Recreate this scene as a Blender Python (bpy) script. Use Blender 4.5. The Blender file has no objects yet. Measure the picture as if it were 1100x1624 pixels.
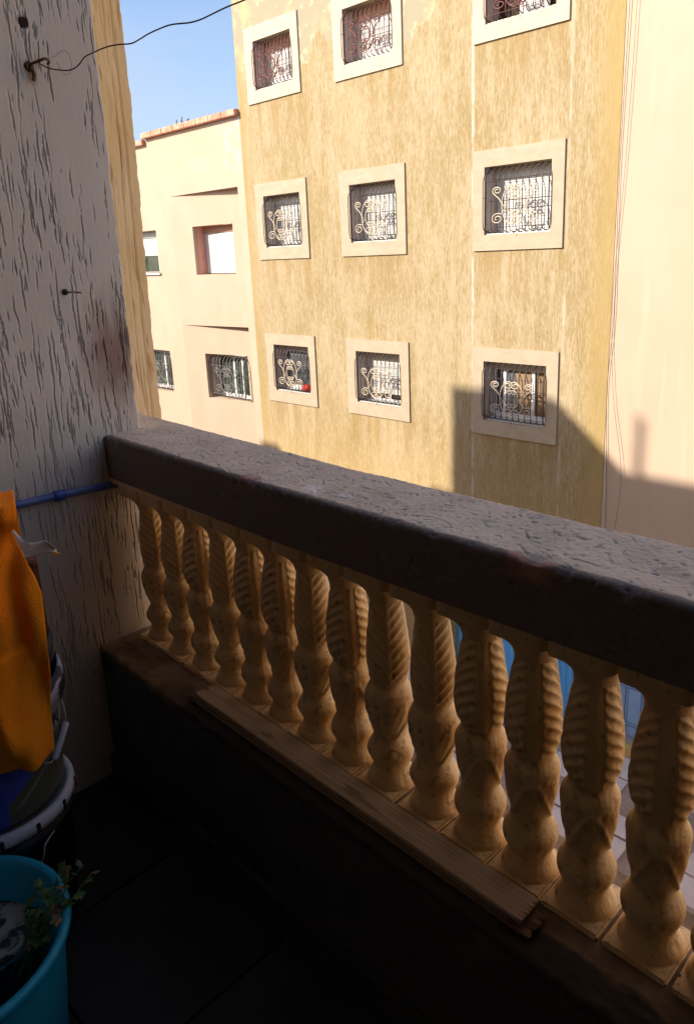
import bpy, bmesh, math, random
import numpy as np
from mathutils import Vector, Matrix

# ------------------------------------------------------------------ camera, sky, sun, exposure
sc = bpy.context.scene
C = sc.collection
random.seed(7)
RNG = np.random.default_rng(11)

def cam_axes(yaw, pitch, roll):
    cy, sy = math.cos(yaw), math.sin(yaw)
    r = np.array([cy, -sy, 0.]); f = np.array([sy, cy, 0.]); u = np.array([0, 0, 1.])
    cp, sp = math.cos(pitch), math.sin(pitch)
    f2 = cp*f - sp*u; u2 = cp*u + sp*f
    cr, sr = math.cos(roll), math.sin(roll)
    return cr*r + sr*u2, -sr*r + cr*u2, f2
_r, _u, _f = cam_axes(*[math.radians(a) for a in (-45.303, 15.630, -2.604)])
cd = bpy.data.cameras.new('camera'); cam = bpy.data.objects.new('camera', cd); C.objects.link(cam)
cam.matrix_world = Matrix(((_r[0], _u[0], -_f[0], 0), (_r[1], _u[1], -_f[1], 0), (_r[2], _u[2], -_f[2], 0), (0, 0, 0, 1)))
cd.sensor_fit = 'VERTICAL'; cd.sensor_height = 36; cd.lens = 1187.1/1624*36
cd.shift_y = -79/1624
cd.clip_start = .02; cd.clip_end = 800
sc.camera = cam
sc.render.engine = 'CYCLES'
sc.cycles.use_denoising = True
sc.cycles.max_bounces = 10; sc.cycles.diffuse_bounces = 7; sc.cycles.glossy_bounces = 4
sc.cycles.sample_clamp_indirect = 8
sc.view_settings.view_transform = 'Standard'; sc.view_settings.look = 'None'
sc.view_settings.gamma = 1; sc.view_settings.use_curve_mapping = False
sc.view_settings.exposure = 2.1

SUN_TO = Vector((.55, 1.0, -.68)).normalized()        # direction the light travels
elev = math.asin(-SUN_TO.z); azim = math.atan2(-SUN_TO.x, -SUN_TO.y)
w = bpy.data.worlds.new('World'); sc.world = w; w.use_nodes = True
nt = w.node_tree; nt.nodes.clear()
out = nt.nodes.new('ShaderNodeOutputWorld'); bg = nt.nodes.new('ShaderNodeBackground')
sky = nt.nodes.new('ShaderNodeTexSky'); sky.sky_type = 'NISHITA'; sky.sun_disc = False
sky.sun_elevation = elev; sky.sun_rotation = azim % (2*math.pi); sky.altitude = 300
sky.air_density = 1.0; sky.dust_density = 2.2; sky.ozone_density = 3.2
tc = nt.nodes.new('ShaderNodeTexCoord'); mp = nt.nodes.new('ShaderNodeMapping')
mp.inputs['Scale'].default_value = (1.2, 1.2, 3.5)
cn = nt.nodes.new('ShaderNodeTexNoise'); cn.inputs['Scale'].default_value = 1.6; cn.inputs['Detail'].default_value = 6
cn.inputs['Distortion'].default_value = .6
cr = nt.nodes.new('ShaderNodeValToRGB'); cr.color_ramp.elements[0].position = .34; cr.color_ramp.elements[1].position = .66
cr.color_ramp.elements[1].color = (.5, .5, .5, 1); cr.color_ramp.elements[0].color = (0, 0, 0, 1)
mx = nt.nodes.new('ShaderNodeMixRGB'); mx.inputs[2].default_value = (2.7, 2.9, 3.5, 1)
L = nt.links.new
L(tc.outputs['Generated'], mp.inputs[0]); L(mp.outputs[0], cn.inputs['Vector']); L(cn.outputs[0], cr.inputs[0])
L(cr.outputs[0], mx.inputs[0]); L(sky.outputs[0], mx.inputs[1]); L(mx.outputs[0], bg.inputs[0])
bg.inputs[1].default_value = 0.06
L(bg.outputs[0], out.inputs[0])
sd = bpy.data.lights.new('sun', 'SUN'); sd.energy = 2.0; sd.angle = math.radians(.9); sd.color = (1, .91, .78)
so = bpy.data.objects.new('sun', sd); C.objects.link(so); so.rotation_euler = SUN_TO.to_track_quat('-Z', 'Y').to_euler()
so.location = (-6, -10, 9)

# ------------------------------------------------------------------ helpers
def obj(name, me, mat=None, parent=None, **props):
    o = bpy.data.objects.new(name, me); C.objects.link(o)
    if mat is not None:
        me.materials.clear(); me.materials.append(mat)
    if parent is not None: o.parent = parent
    for k, v in props.items(): o[k] = v
    return o
def thing(name, label, cat, loc=(0, 0, 0), group=None):
    o = bpy.data.objects.new(name, None); C.objects.link(o); o.location = loc
    o['label'] = label; o['category'] = cat
    if group: o['group'] = group
    o.empty_display_size = .1
    return o
def at_base(o, loc):      # keep the parts where they are while the empty stands at its base
    o.location = loc
    for ch in o.children: ch.matrix_parent_inverse = Matrix.Translation(-Vector(loc))
def bm_mesh(bm, name='m', smooth=False):
    me = bpy.data.meshes.new(name); bm.to_mesh(me); bm.free()
    if smooth:
        for p in me.polygons: p.use_smooth = True
    return me
def box(bm, x0, x1, y0, y1, z0, z1, bev=0):
    vs = [bm.verts.new((x, y, z)) for x in (x0, x1) for y in (y0, y1) for z in (z0, z1)]
    F = [(0, 1, 3, 2), (4, 6, 7, 5), (0, 4, 5, 1), (2, 3, 7, 6), (0, 2, 6, 4), (1, 5, 7, 3)]
    fs = [bm.faces.new([vs[i] for i in f]) for f in F]
    if bev:
        es = {e for f in fs for e in f.edges}
        bmesh.ops.bevel(bm, geom=list(es), offset=bev, segments=2, affect='EDGES')
def box_mesh(x0, x1, y0, y1, z0, z1, bev=0):
    bm = bmesh.new(); box(bm, x0, x1, y0, y1, z0, z1, bev); return bm_mesh(bm)
def grid_mesh(P, name='g', smooth=True, closed=False):
    P = np.asarray(P, dtype=np.float32); n, m = P.shape[:2]
    me = bpy.data.meshes.new(name)
    idx = np.arange(n*m).reshape(n, m)
    if closed: idx = np.concatenate([idx, idx[:, :1]], 1)
    q = np.stack([idx[:-1, :-1], idx[:-1, 1:], idx[1:, 1:], idx[1:, :-1]], -1).reshape(-1, 4)
    me.vertices.add(n*m); me.vertices.foreach_set('co', P.reshape(-1))
    me.loops.add(q.size); me.loops.foreach_set('vertex_index', q.reshape(-1).astype(np.int32))
    me.polygons.add(len(q)); me.polygons.foreach_set('loop_start', np.arange(0, q.size, 4, dtype=np.int32))
    me.polygons.foreach_set('loop_total', np.full(len(q), 4, dtype=np.int32))
    if smooth: me.polygons.foreach_set('use_smooth', np.ones(len(q), dtype=bool))
    me.update(); me.validate()
    return me
def tube(bm, pts, r, n=6, cap=True, radii=None):
    pts = [Vector(p) for p in pts]; rings = []
    up = None
    for i, p in enumerate(pts):
        t = (pts[min(i+1, len(pts)-1)] - pts[max(i-1, 0)])
        if t.length < 1e-9: t = Vector((0, 0, 1))
        t.normalize()
        if up is None:
            up = t.orthogonal().normalized()
        else:
            up = (up - t*up.dot(t))
            if up.length < 1e-6: up = t.orthogonal()
            up.normalize()
        b = t.cross(up); rr = radii[i] if radii else r
        rings.append([bm.verts.new(p + (up*math.cos(2*math.pi*k/n) + b*math.sin(2*math.pi*k/n))*rr) for k in range(n)])
    for a, b in zip(rings, rings[1:]):
        for k in range(n): bm.faces.new((a[k], a[(k+1) % n], b[(k+1) % n], b[k]))
    if cap:
        bm.faces.new(rings[0][::-1]); bm.faces.new(rings[-1])
def lathe(prof, n=48, cx=0, cy=0):
    a = np.linspace(0, 2*np.pi, n, endpoint=False)
    P = np.array([[(cx+r*math.cos(t), cy+r*math.sin(t), z) for t in a] for r, z in prof])
    return P
def interp_noise(X, Y, cell, seed=0, octaves=3):
    out = np.zeros_like(X, dtype=float); amp = 1.
    for o in range(octaves):
        rg = np.random.default_rng(seed*17+o)
        G = rg.standard_normal((257, 257)); G[-1] = G[0]; G[:, -1] = G[:, 0]
        u = (X/cell[0]*(2**o)) % 256; v = (Y/cell[1]*(2**o)) % 256
        i = u.astype(int); j = v.astype(int); fu = u-i; fv = v-j
        fu = fu*fu*(3-2*fu); fv = fv*fv*(3-2*fv)
        out += amp*((G[i, j]*(1-fu)+G[i+1, j]*fu)*(1-fv)+(G[i, j+1]*(1-fu)+G[i+1, j+1]*fu)*fv)
        amp *= .5
    return out

# ------------------------------------------------------------------ materials
def mat(name, c1, c2=None, scale=(4, 4, 4), detail=5, lo=.35, hi=.65, rough=.85, bump=0, bscale=None, bdist=.004,
        bdetail=4, spec=.3, metal=0, extra=None):
    m = bpy.data.materials.new(name); m.use_nodes = True; N = m.node_tree.nodes; K = m.node_tree.links.new
    b = N['Principled BSDF']; b.inputs['Roughness'].default_value = rough; b.inputs['Metallic'].default_value = metal
    b.inputs['Specular IOR Level'].default_value = spec
    b.inputs['Base Color'].default_value = (*c1, 1)
    t = N.new('ShaderNodeTexCoord'); col = None
    def noise(sc3, det, dist=0):
        mm = N.new('ShaderNodeMapping'); mm.inputs['Scale'].default_value = sc3
        K(t.outputs['Object'], mm.inputs[0]); nn = N.new('ShaderNodeTexNoise'); nn.inputs['Scale'].default_value = 1
        nn.inputs['Detail'].default_value = det; nn.inputs['Distortion'].default_value = dist
        K(mm.outputs[0], nn.inputs['Vector']); return nn.outputs['Fac']
    def ramp(src, lo, hi):
        r = N.new('ShaderNodeMapRange'); r.inputs[1].default_value = lo; r.inputs[2].default_value = hi
        r.interpolation_type = 'SMOOTHSTEP'; K(src, r.inputs[0]); return r.outputs[0]
    def mixc(fac, a, bb):
        x = N.new('ShaderNodeMixRGB'); 
        if isinstance(fac, float): x.inputs[0].default_value = fac
        else: K(fac, x.inputs[0])
        for k, v in ((1, a), (2, bb)):
            if isinstance(v, tuple): x.inputs[k].default_value = (*v, 1)
            else: K(v, x.inputs[k])
        return x.outputs[0]
    def math_(op, a, bb=None):
        x = N.new('ShaderNodeMath'); x.operation = op
        for k, v in ((0, a), (1, bb)):
            if v is None: continue
            if isinstance(v, (int, float)): x.inputs[k].default_value = v
            else: K(v, x.inputs[k])
        return x.outputs[0]
    if c2 is not None:
        col = mixc(ramp(noise(scale, detail), lo, hi), c1, c2)
    h = None
    if bump:
        h = noise(bscale or scale, bdetail)
    if extra: 
        res = extra(N, K, t, noise, ramp, mixc, math_, col if col is not None else c1)
        if isinstance(res, tuple): col, h2 = res; h = h2
        else: col = res
    if col is not None and not isinstance(col, tuple): K(col, b.inputs['Base Color'])
    elif isinstance(col, tuple): b.inputs['Base Color'].default_value = (*col, 1)
    if bump and h is not None:
        bp = N.new('ShaderNodeBump'); bp.inputs['Strength'].default_value = bump; bp.inputs['Distance'].default_value = bdist
        K(h, bp.inputs['Height']); K(bp.outputs[0], b.inputs['Normal'])
    return m
def sep(N, K, t):
    s = N.new('ShaderNodeSeparateXYZ'); K(t.outputs['Object'], s.inputs[0]); return s.outputs

def gray_extra(N, K, t, noise, ramp, mixc, math_, col):
    # rust stain near the rail (a stain with a shape of its own)
    s = sep(N, K, t)
    dy = math_('MULTIPLY', math_('SUBTRACT', s[1], .99), 9.0); dz = math_('MULTIPLY', math_('SUBTRACT', s[2], -.235), 5.5)
    d = math_('SQRT', math_('ADD', math_('MULTIPLY', dy, dy), math_('MULTIPLY', dz, dz)))
    n = noise((60, 60, 12), 4)
    f = math_('MULTIPLY', ramp(math_('ADD', d, math_('MULTIPLY', n, -.9)), .75, -.35), .75)
    col = mixc(f, col, (.22, .085, .05))
    dy = math_('MULTIPLY', math_('SUBTRACT', s[1], .875), 70.0); dz = math_('MULTIPLY', math_('SUBTRACT', s[2], .435), 26.)
    d = math_('SQRT', math_('ADD', math_('MULTIPLY', dy, dy), math_('MULTIPLY', dz, dz)))
    return mixc(math_('MULTIPLY', ramp(d, 1.0, .2), .6), col, (.16, .10, .05))
M = {}
M['gray_wall'] = mat('grey_plaster', (.645, .585, .515), (.695, .635, .56), (5, 5, 3), bump=.25, bscale=(420, 420, 420), bdist=.002, bdetail=3, rough=.8, extra=gray_extra)
M['loggia'] = mat('loggia_paint', (.17, .155, .14), (.21, .195, .18), (2, 2, 2), bump=.2, bscale=(60, 60, 60))
M['loggia_side'] = mat('side_wall_paint', (.22, .20, .18), (.26, .24, .22), (2, 2, 2))
def rail_extra(N, K, t, noise, ramp, mixc, math_, col):
    s = sep(N, K, t)
    col = mixc(math_('MULTIPLY', ramp(noise((7, 16, 16), 5), .56, .72), .5), col, (.34, .24, .20))
    # the inner face of the rail is darker, with a ragged edge
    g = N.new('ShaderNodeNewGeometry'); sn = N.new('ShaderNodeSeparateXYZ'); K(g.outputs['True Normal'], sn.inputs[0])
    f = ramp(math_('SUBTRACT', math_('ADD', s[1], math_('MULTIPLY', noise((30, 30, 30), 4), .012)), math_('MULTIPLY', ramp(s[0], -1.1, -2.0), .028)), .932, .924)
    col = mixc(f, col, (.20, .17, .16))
    for xc, yc, rad, cc in ((-.545, .905, .030, (.42, .22, .17)), (-1.235, .925, .022, (.34, .17, .17)), (-1.06, .955, .020, (.80, .80, .82)), (-.98, .96, .012, (.78, .78, .80))):
        ax = math_('MULTIPLY', math_('SUBTRACT', s[0], xc), .6); ay = math_('SUBTRACT', s[1], yc)
        d_ = math_('ADD', math_('SQRT', math_('ADD', math_('MULTIPLY', ax, ax), math_('MULTIPLY', ay, ay))), math_('MULTIPLY', math_('SUBTRACT', noise((55, 55, 55), 4), .5), .05))
        col = mixc(math_('MULTIPLY', math_('MULTIPLY', ramp(d_, rad, rad*.6), ramp(s[2], -.492, -.470)), .7), col, cc)
    return col
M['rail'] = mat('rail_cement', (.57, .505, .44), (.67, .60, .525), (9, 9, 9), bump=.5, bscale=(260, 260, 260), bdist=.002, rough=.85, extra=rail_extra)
def streak(N, K, t, noise, ramp, mixc, math_, col):
    s = sep(N, K, t)
    st = noise((70, 1, 6), 6); st2 = noise((190, 1, 17), 5); spk = noise((26, 1, 14), 6); big = noise((1.1, 1, .55), 4); mid = noise((6, 1, 1.2), 4)
    bm_ = noise((2.2, 1, 1.4), 3)
    rub = math_('ADD', math_('ADD', math_('MULTIPLY', st, .45), math_('MULTIPLY', st2, .5)), math_('ADD', math_('MULTIPLY', big, .25), math_('ADD', math_('MULTIPLY', mid, .25), math_('MULTIPLY', spk, .2))))
    col = mixc(ramp(rub, .70, .95), (.275, .198, .084), (.41, .325, .205))
    # unrubbed, deeper ochre bands beside the corners
    e1 = ramp(math_('ADD', s[0], math_('MULTIPLY', mid, .35)), -12.72, -13.2)
    e2 = ramp(math_('ADD', s[0], math_('MULTIPLY', mid, .35)), -5.45, -4.95)
    col = mixc(math_('MULTIPLY', math_('ADD', e1, e2), .75), col, (.35, .245, .095))
    low = ramp(s[2], -2.4, -5.5)
    col = mixc(math_('MULTIPLY', low, .35), col, (.56, .36, .14))
    # drips under damp spots
    dr = ramp(noise((9, 1, .35), 3), .60, .72)
    col = mixc(math_('MULTIPLY', dr, .35), col, (.40, .27, .10))
    # bare smooth render towards the roof
    hz = math_('ADD', s[2], math_('MULTIPLY', math_('SUBTRACT', bm_, .5), 1.9))
    xx = math_('MULTIPLY', ramp(s[0], -7.40, -7.50), 1.0)
    top = math_('MULTIPLY', ramp(hz, 3.50, 3.62), xx)
    pc = mixc(ramp(noise((2.2, 1, 1.7), 5), .38, .54), (.44, .345, .19), (.31, .27, .185))
    pc = mixc(ramp(noise((8, 1, 8), 4), .56, .7), pc, (.48, .39, .25))
    col = mixc(top, col, pc)
    for zb, x_a, x_b in ((2.955, -12.95, -5.85), (-.07, -12.95, -5.85), (-3.1, -12.95, -5.85)):
        under = math_('MULTIPLY', ramp(s[2], zb-1.0, zb-.05), ramp(s[2], zb+.03, zb))
        colm = 0
        for a_, b_ in ((-12.95, -11.38), (-10.46, -8.87), (-7.45, -5.85)):
            mm_ = math_('MULTIPLY', ramp(s[0], a_-.1, a_+.08), ramp(s[0], b_+.1, b_-.08))
            colm = mm_ if colm == 0 else math_('ADD', colm, mm_)
        dd = math_('MULTIPLY', math_('MULTIPLY', under, colm), ramp(noise((7, 1, .3), 4), .44, .62))
        col = mixc(math_('MULTIPLY', dd, .5), col, (.27, .17, .06))
    # pale vertical joint lines
    for xj in (-7.47, -5.80):
        ln = math_('MULTIPLY', ramp(math_('ABSOLUTE', math_('SUBTRACT', s[0], xj)), .035, .015), ramp(noise((8, 1, 3), 4), .38, .6))
        col = mixc(math_('MULTIPLY', ln, .55 if xj < -7 else .25), col, (.62, .55, .50))
    hgt = math_('MULTIPLY', math_('ADD', math_('MULTIPLY', st, .7), math_('MULTIPLY', st2, .6)), math_('SUBTRACT', 1.0, top))
    return col, hgt
M['ochre'] = mat('rubbed_ochre_plaster', (.6, .4, .2), (.7, .5, .3), bump=.7, bdist=.012, rough=.9, extra=streak)
M['surround'] = mat('surround_cream', (.39, .31, .22), (.43, .34, .245), (5, 5, 9), bump=.15, bscale=(40, 40, 90))
M['surround_top'] = mat('surround_pale', (.49, .41, .32), (.45, .375, .29), (4, 4, 4), bump=.1, bscale=(40, 40, 90))
def cream_extra(N, K, t, noise, ramp, mixc, math_, col):
    s = sep(N, K, t)
    st = math_('MULTIPLY', ramp(noise((14, 1, .5), 3), .55, .75), ramp(s[2], .6, -2.5))
    col = mixc(math_('MULTIPLY', st, .22), col, (.56, .42, .30))
    # flaking patches near the roof on the left house
    px = ramp(math_('ABSOLUTE', math_('SUBTRACT', s[0], -13.62)), .42, .2)
    pz = math_('MULTIPLY', ramp(s[2], 1.65, 1.9), ramp(s[2], 2.95, 2.7))
    k = math_('MULTIPLY', math_('MULTIPLY', px, pz), ramp(noise((9, 9, 7), 6), .50, .56))
    col = mixc(math_('MULTIPLY', k, .8), col, (.40, .35, .36))
    k2 = math_('MULTIPLY', ramp(s[2], 2.55, 2.85), ramp(noise((5, 5, 12), 6), .56, .62))
    k2 = math_('MULTIPLY', k2, ramp(s[0], -15.2, -14.4)); 
    col = mixc(math_('MULTIPLY', k2, .6), col, (.42, .36, .36))
    px2 = math_('MULTIPLY', ramp(math_('ABSOLUTE', math_('SUBTRACT', s[0], -14.95)), .45, .2), ramp(math_('ABSOLUTE', math_('SUBTRACT', s[2], 2.0)), .25, .1))
    return mixc(math_('MULTIPLY', math_('MULTIPLY', px2, ramp(noise((12, 9, 12), 5), .52, .58)), .5), col, (.50, .42, .38))
M['cream'] = mat('cream_paint', (.47, .345, .25), (.495, .365, .27), (1.5, 1.5, 1), bump=.12, bscale=(25, 25, 25), extra=cream_extra)
M['pinkish'] = mat('pink_cream_paint', (.47, .345, .25), (.495, .365, .27), (1.5, 1.5, 1), bump=.12, bscale=(25, 25, 25), extra=cream_extra)
def pale_extra(N, K, t, noise, ramp, mixc, math_, col):
    s = sep(N, K, t)
    st = math_('MULTIPLY', ramp(noise((9, 1, .4), 4), .55, .8), .25)
    return mixc(st, col, (.66, .52, .38))
M['pale'] = mat('pale_cream_paint', (.47, .345, .25), (.495, .365, .27), (1.2, 1.2, .8), bump=.1, bscale=(20, 20, 20), extra=pale_extra)
M['pink'] = mat('pink_reveal', (.62, .30, .24), (.68, .35, .28), (3, 3, 3))
M['terracotta'] = mat('terracotta', (.50, .22, .14), (.62, .34, .24), (6, 6, 6), bump=.3, bscale=(20, 20, 20))
M['shutter'] = mat('white_shutter', (.64, .62, .585), (.58, .56, .52), (3, 3, 3), rough=.5)
M['reveal'] = mat('reveal_render', (.44, .37, .35), (.50, .43, .40), (4, 4, 4))
M['lintel'] = mat('lintel_box', (.42, .24, .17), (.48, .29, .20), (4, 4, 4))
M['frame_white'] = mat('white_aluminium', (.82, .81, .80), rough=.4)
M['glass_dark'] = mat('window_glass', (.07, .075, .085), (.13, .14, .15), (3, 3, 3), rough=.08, spec=.6)
M['glass_green'] = mat('window_glass_green', (.030, .045, .036), (.05, .07, .055), (3, 3, 3), rough=.08, spec=.6)
M['curtain'] = mat('brown_curtain', (.22, .145, .085), (.28, .19, .11), (5, 5, 1), rough=.8)
M['interior'] = mat('interior_dark', (.03, .022, .018))
M['bars_dark'] = mat('dark_iron', (.055, .045, .045), rough=.45, spec=.5)
M['bars_grey'] = mat('grey_iron', (.20, .185, .175), rough=.5)
M['bars_red'] = mat('red_brown_iron', (.14, .05, .04), rough=.5)
M['scroll'] = mat('cream_painted_iron', (.50, .42, .32), rough=.5)
M['red_cloth'] = mat('red_cloth', (.60, .03, .02), (.7, .06, .03), (30, 30, 30))
M['cable'] = mat('black_cable', (.09, .08, .075), rough=.6)
def bal_extra(N, K, t, noise, ramp, mixc, math_, col):
    s = sep(N, K, t)
    col = mixc(math_('MULTIPLY', ramp(noise((26, 26, 26), 5), .55, .72), .5), col, (.38, .23, .12))
    col = mixc(math_('MULTIPLY', ramp(noise((55, 55, 40), 5), .60, .68), .55), col, (.30, .18, .09))
    return mixc(math_('MULTIPLY', ramp(noise((9, 9, 9), 4), .5, .7), .35), col, (.74, .60, .44))
M['baluster'] = mat('ochre_cast_stone', (.82, .61, .32), (.88, .69, .41), (14, 14, 14), bump=.6, bscale=(160, 160, 160), bdist=.002, rough=.8, extra=bal_extra)
def ledge_extra(N, K, t, noise, ramp, mixc, math_, col):
    s = sep(N, K, t)          # darker along the inner lip, except at the left end
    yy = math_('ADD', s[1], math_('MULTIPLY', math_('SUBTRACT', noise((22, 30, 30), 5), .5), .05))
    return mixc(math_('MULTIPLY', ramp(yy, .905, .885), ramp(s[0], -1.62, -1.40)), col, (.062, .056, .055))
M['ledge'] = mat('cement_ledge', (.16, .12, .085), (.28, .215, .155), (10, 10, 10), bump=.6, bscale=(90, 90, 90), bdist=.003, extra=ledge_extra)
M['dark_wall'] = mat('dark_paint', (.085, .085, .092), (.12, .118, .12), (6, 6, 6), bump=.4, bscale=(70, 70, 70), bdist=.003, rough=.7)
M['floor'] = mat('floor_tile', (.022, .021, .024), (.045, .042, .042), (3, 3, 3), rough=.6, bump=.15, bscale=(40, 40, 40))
M['skirting'] = mat('skirting_tile', (.07, .062, .055), (.10, .09, .08), (8, 8, 8), rough=.5)
def yel_extra(N, K, t, noise, ramp, mixc, math_, col):
    k = math_('MULTIPLY', ramp(noise((60, 60, 5), 4), .60, .68), .7)
    return mixc(k, col, (.48, .25, .07))
M['yellow'] = mat('yellow_grooved_plaster', (.84, .62, .31), (.88, .68, .38), (4, 4, 3), bump=.5, bscale=(90, 90, 9), bdist=.004, extra=yel_extra)
M['roof'] = mat('roof_render', (.45, .40, .34), (.52, .46, .38), (2, 2, 2))
M['asphalt'] = mat('street_paving', (.36, .30, .27), (.44, .37, .34), (2, 2, 2), bump=.3, bscale=(20, 20, 20))
M['slab'] = mat('pale_paving_slab', (.70, .585, .535), (.78, .66, .61), (3, 3, 3), bump=.3, bscale=(30, 30, 30))
M['slab_brown'] = mat('brown_paving_strip', (.34, .24, .19), (.42, .31, .26), (5, 5, 5), bump=.3, bscale=(30, 30, 30))
M['blue_metal'] = mat('blue_sheet_metal', (.11, .44, .93), (.14, .50, .96), (5, 5, .8), rough=.45)
M['blue_door'] = mat('blue_grey_door', (.27, .43, .68), (.31, .48, .73), (5, 5, 3), rough=.5)
M['blue_door_gap_shade'] = mat('blue_door_shadow_gap', (.10, .18, .32), rough=.5)
M['step'] = mat('ochre_step', (.60, .38, .12), (.66, .44, .17), (6, 6, 6))
M['pipe'] = mat('blue_pipe', (.05, .11, .36), (.12, .17, .36), (14, 14, 14), rough=.4, spec=.5)
M['coupling'] = mat('blue_coupling', (.035, .09, .36), rough=.35, spec=.5)
def wood_extra(N, K, t, noise, ramp, mixc, math_, col):
    g = ramp(noise((1.5, 170, 60), 4), .42, .6)
    col = mixc(math_('MULTIPLY', g, .22), col, (.22, .15, .10))
    return mixc(math_('MULTIPLY', ramp(noise((6, 40, 40), 3), .62, .7), .6), col, (.14, .10, .07))
M['wood'] = mat('weathered_board', (.60, .50, .39), (.68, .57, .45), (3, 30, 30), bump=.3, bscale=(4, 220, 60), bdist=.002, extra=wood_extra)
M['wood_dark'] = mat('old_board', (.20, .13, .10), (.30, .21, .15), (3, 60, 30), bump=.3, bscale=(4, 220, 60), bdist=.002)
def cloth_extra(N, K, t, noise, ramp, mixc, math_, col):
    v = N.new('ShaderNodeTexVoronoi'); v.inputs['Scale'].default_value = 28; K(t.outputs['Object'], v.inputs['Vector'])
    return mixc(ramp(v.outputs['Distance'], .035, .02), col, (.85, .6, .35))
M['cloth'] = mat('orange_fleece', (.99, .23, .002), (.99, .31, .004), (7, 7, 5), bump=.7, bscale=(230, 230, 230), bdist=.003, rough=.95, extra=cloth_extra)
_b = M['cloth'].node_tree.nodes['Principled BSDF']; _b.inputs['Sheen Weight'].default_value = .25; _b.inputs['Sheen Tint'].default_value = (1, .5, .1, 1)
def splash(base, paint, sc3, lo, hi):
    def e(N, K, t, noise, ramp, mixc, math_, col):
        k = ramp(noise(sc3, 5, .8), lo, hi)
        return mixc(k, base, paint)
    return e
M['pail_top'] = mat('paint_smeared_plastic', (.1, .1, .1), (.2, .2, .2), rough=.4, extra=splash((.045, .045, .06), (.62, .62, .66), (9, 9, 22), .48, .53))
def pail_blue_e(N, K, t, noise, ramp, mixc, math_, col):
    # printed wrap: grey panel, blue field, dark olive swoosh, white smear of paint higher up
    s = sep(N, K, t)
    ang = math_('ARCTAN2', math_('SUBTRACT', s[1], .405), math_('SUBTRACT', s[0], -1.54))
    blue = mixc(ramp(noise((12, 12, 12), 4), .4, .7), (.06, .09, .52), (.10, .13, .60))
    grey = mixc(ramp(noise((60, 60, 60), 3), .4, .6), (.24, .27, .30), (.38, .41, .44))
    col = mixc(ramp(ang, -.32, -.34), blue, grey)
    sw = math_('SUBTRACT', math_('ADD', s[2], .995), math_('MULTIPLY', math_('ADD', ang, -.28), .115))
    sw1 = math_('MULTIPLY', ramp(sw, .012, .006), ramp(ang, -.16, -.10))
    col = mixc(sw1, col, (.13, .14, .09))
    sw2 = math_('ABSOLUTE', math_('ADD', sw, .022))
    col = mixc(math_('MULTIPLY', ramp(sw2, .006, .002), ramp(ang, -.1, .1)), col, (.28, .29, .26))
    up = ramp(s[2], -.945, -.925)
    wht = mixc(ramp(noise((9, 9, 26), 5, .8), .50, .56), (.50, .51, .55), (.07, .07, .09))
    return mixc(up, col, wht)
M['pail_blue'] = mat('printed_pail_wrap', (.1, .1, .3), (.2, .2, .4), rough=.35, extra=pail_blue_e)
M['pail_black'] = mat('black_pail_plastic', (.012, .012, .016), (.02, .02, .025), (9, 9, 9), rough=.4, extra=splash((.012, .013, .018), (.35, .36, .42), (7, 7, 12), .70, .72))
M['lid_white'] = mat('white_blue_lid', (.66, .70, .82), (.78, .80, .86), (16, 16, 16), rough=.4)
M['grip'] = mat('grey_plastic_grip', (.55, .55, .60), rough=.4)
M['wire'] = mat('galvanised_wire', (.55, .55, .58), rough=.35, metal=.6)
M['teal'] = mat('turquoise_plastic', (.012, .40, .62), (.018, .46, .68), (4, 4, 4), rough=.35, spec=.5)
M['disc'] = mat('paint_crusted_lid', (.1, .1, .1), (.2, .2, .2), rough=.6, bump=.6, bscale=(70, 70, 70), extra=splash((.06, .07, .09), (.55, .54, .52), (26, 26, 26), .44, .55))
M['leaf'] = mat('weed_leaf', (.05, .12, .035), (.10, .19, .06), (40, 40, 40), rough=.6)
M['leaf_dry'] = mat('dry_leaf', (.24, .14, .07), (.32, .20, .10), (40, 40, 40), rough=.7)
M['card'] = mat('cardboard', (.40, .30, .20), (.46, .35, .24), (14, 14, 14), rough=.9)
M['brown_print'] = mat('brown_printed_box', (.10, .035, .022), (.24, .09, .05), (90, 90, 2), lo=.48, hi=.52, rough=.6)
M['paper'] = mat('crumpled_paper', (.60, .56, .50), (.70, .66, .60), (30, 30, 30), bump=.5, bscale=(60, 60, 60), rough=.8)
M['hole'] = mat('drill_hole_shade', (.03, .015, .012), rough=.9)
M['ink'] = mat('black_ink', (.02, .02, .025), rough=.5)
M['emblem'] = mat('pale_print', (.45, .46, .48), rough=.5)
M['yellow_tip'] = mat('yellow_tip', (.70, .42, .05), rough=.6)
M['rust'] = mat('rusty_iron', (.10, .055, .03), (.18, .10, .05), (60, 60, 60), rough=.8)
M['steel'] = mat('worn_steel', (.40, .38, .36), rough=.4, metal=.7)
M['rebar'] = mat('rebar_steel', (.06, .045, .05), rough=.7)

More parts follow.
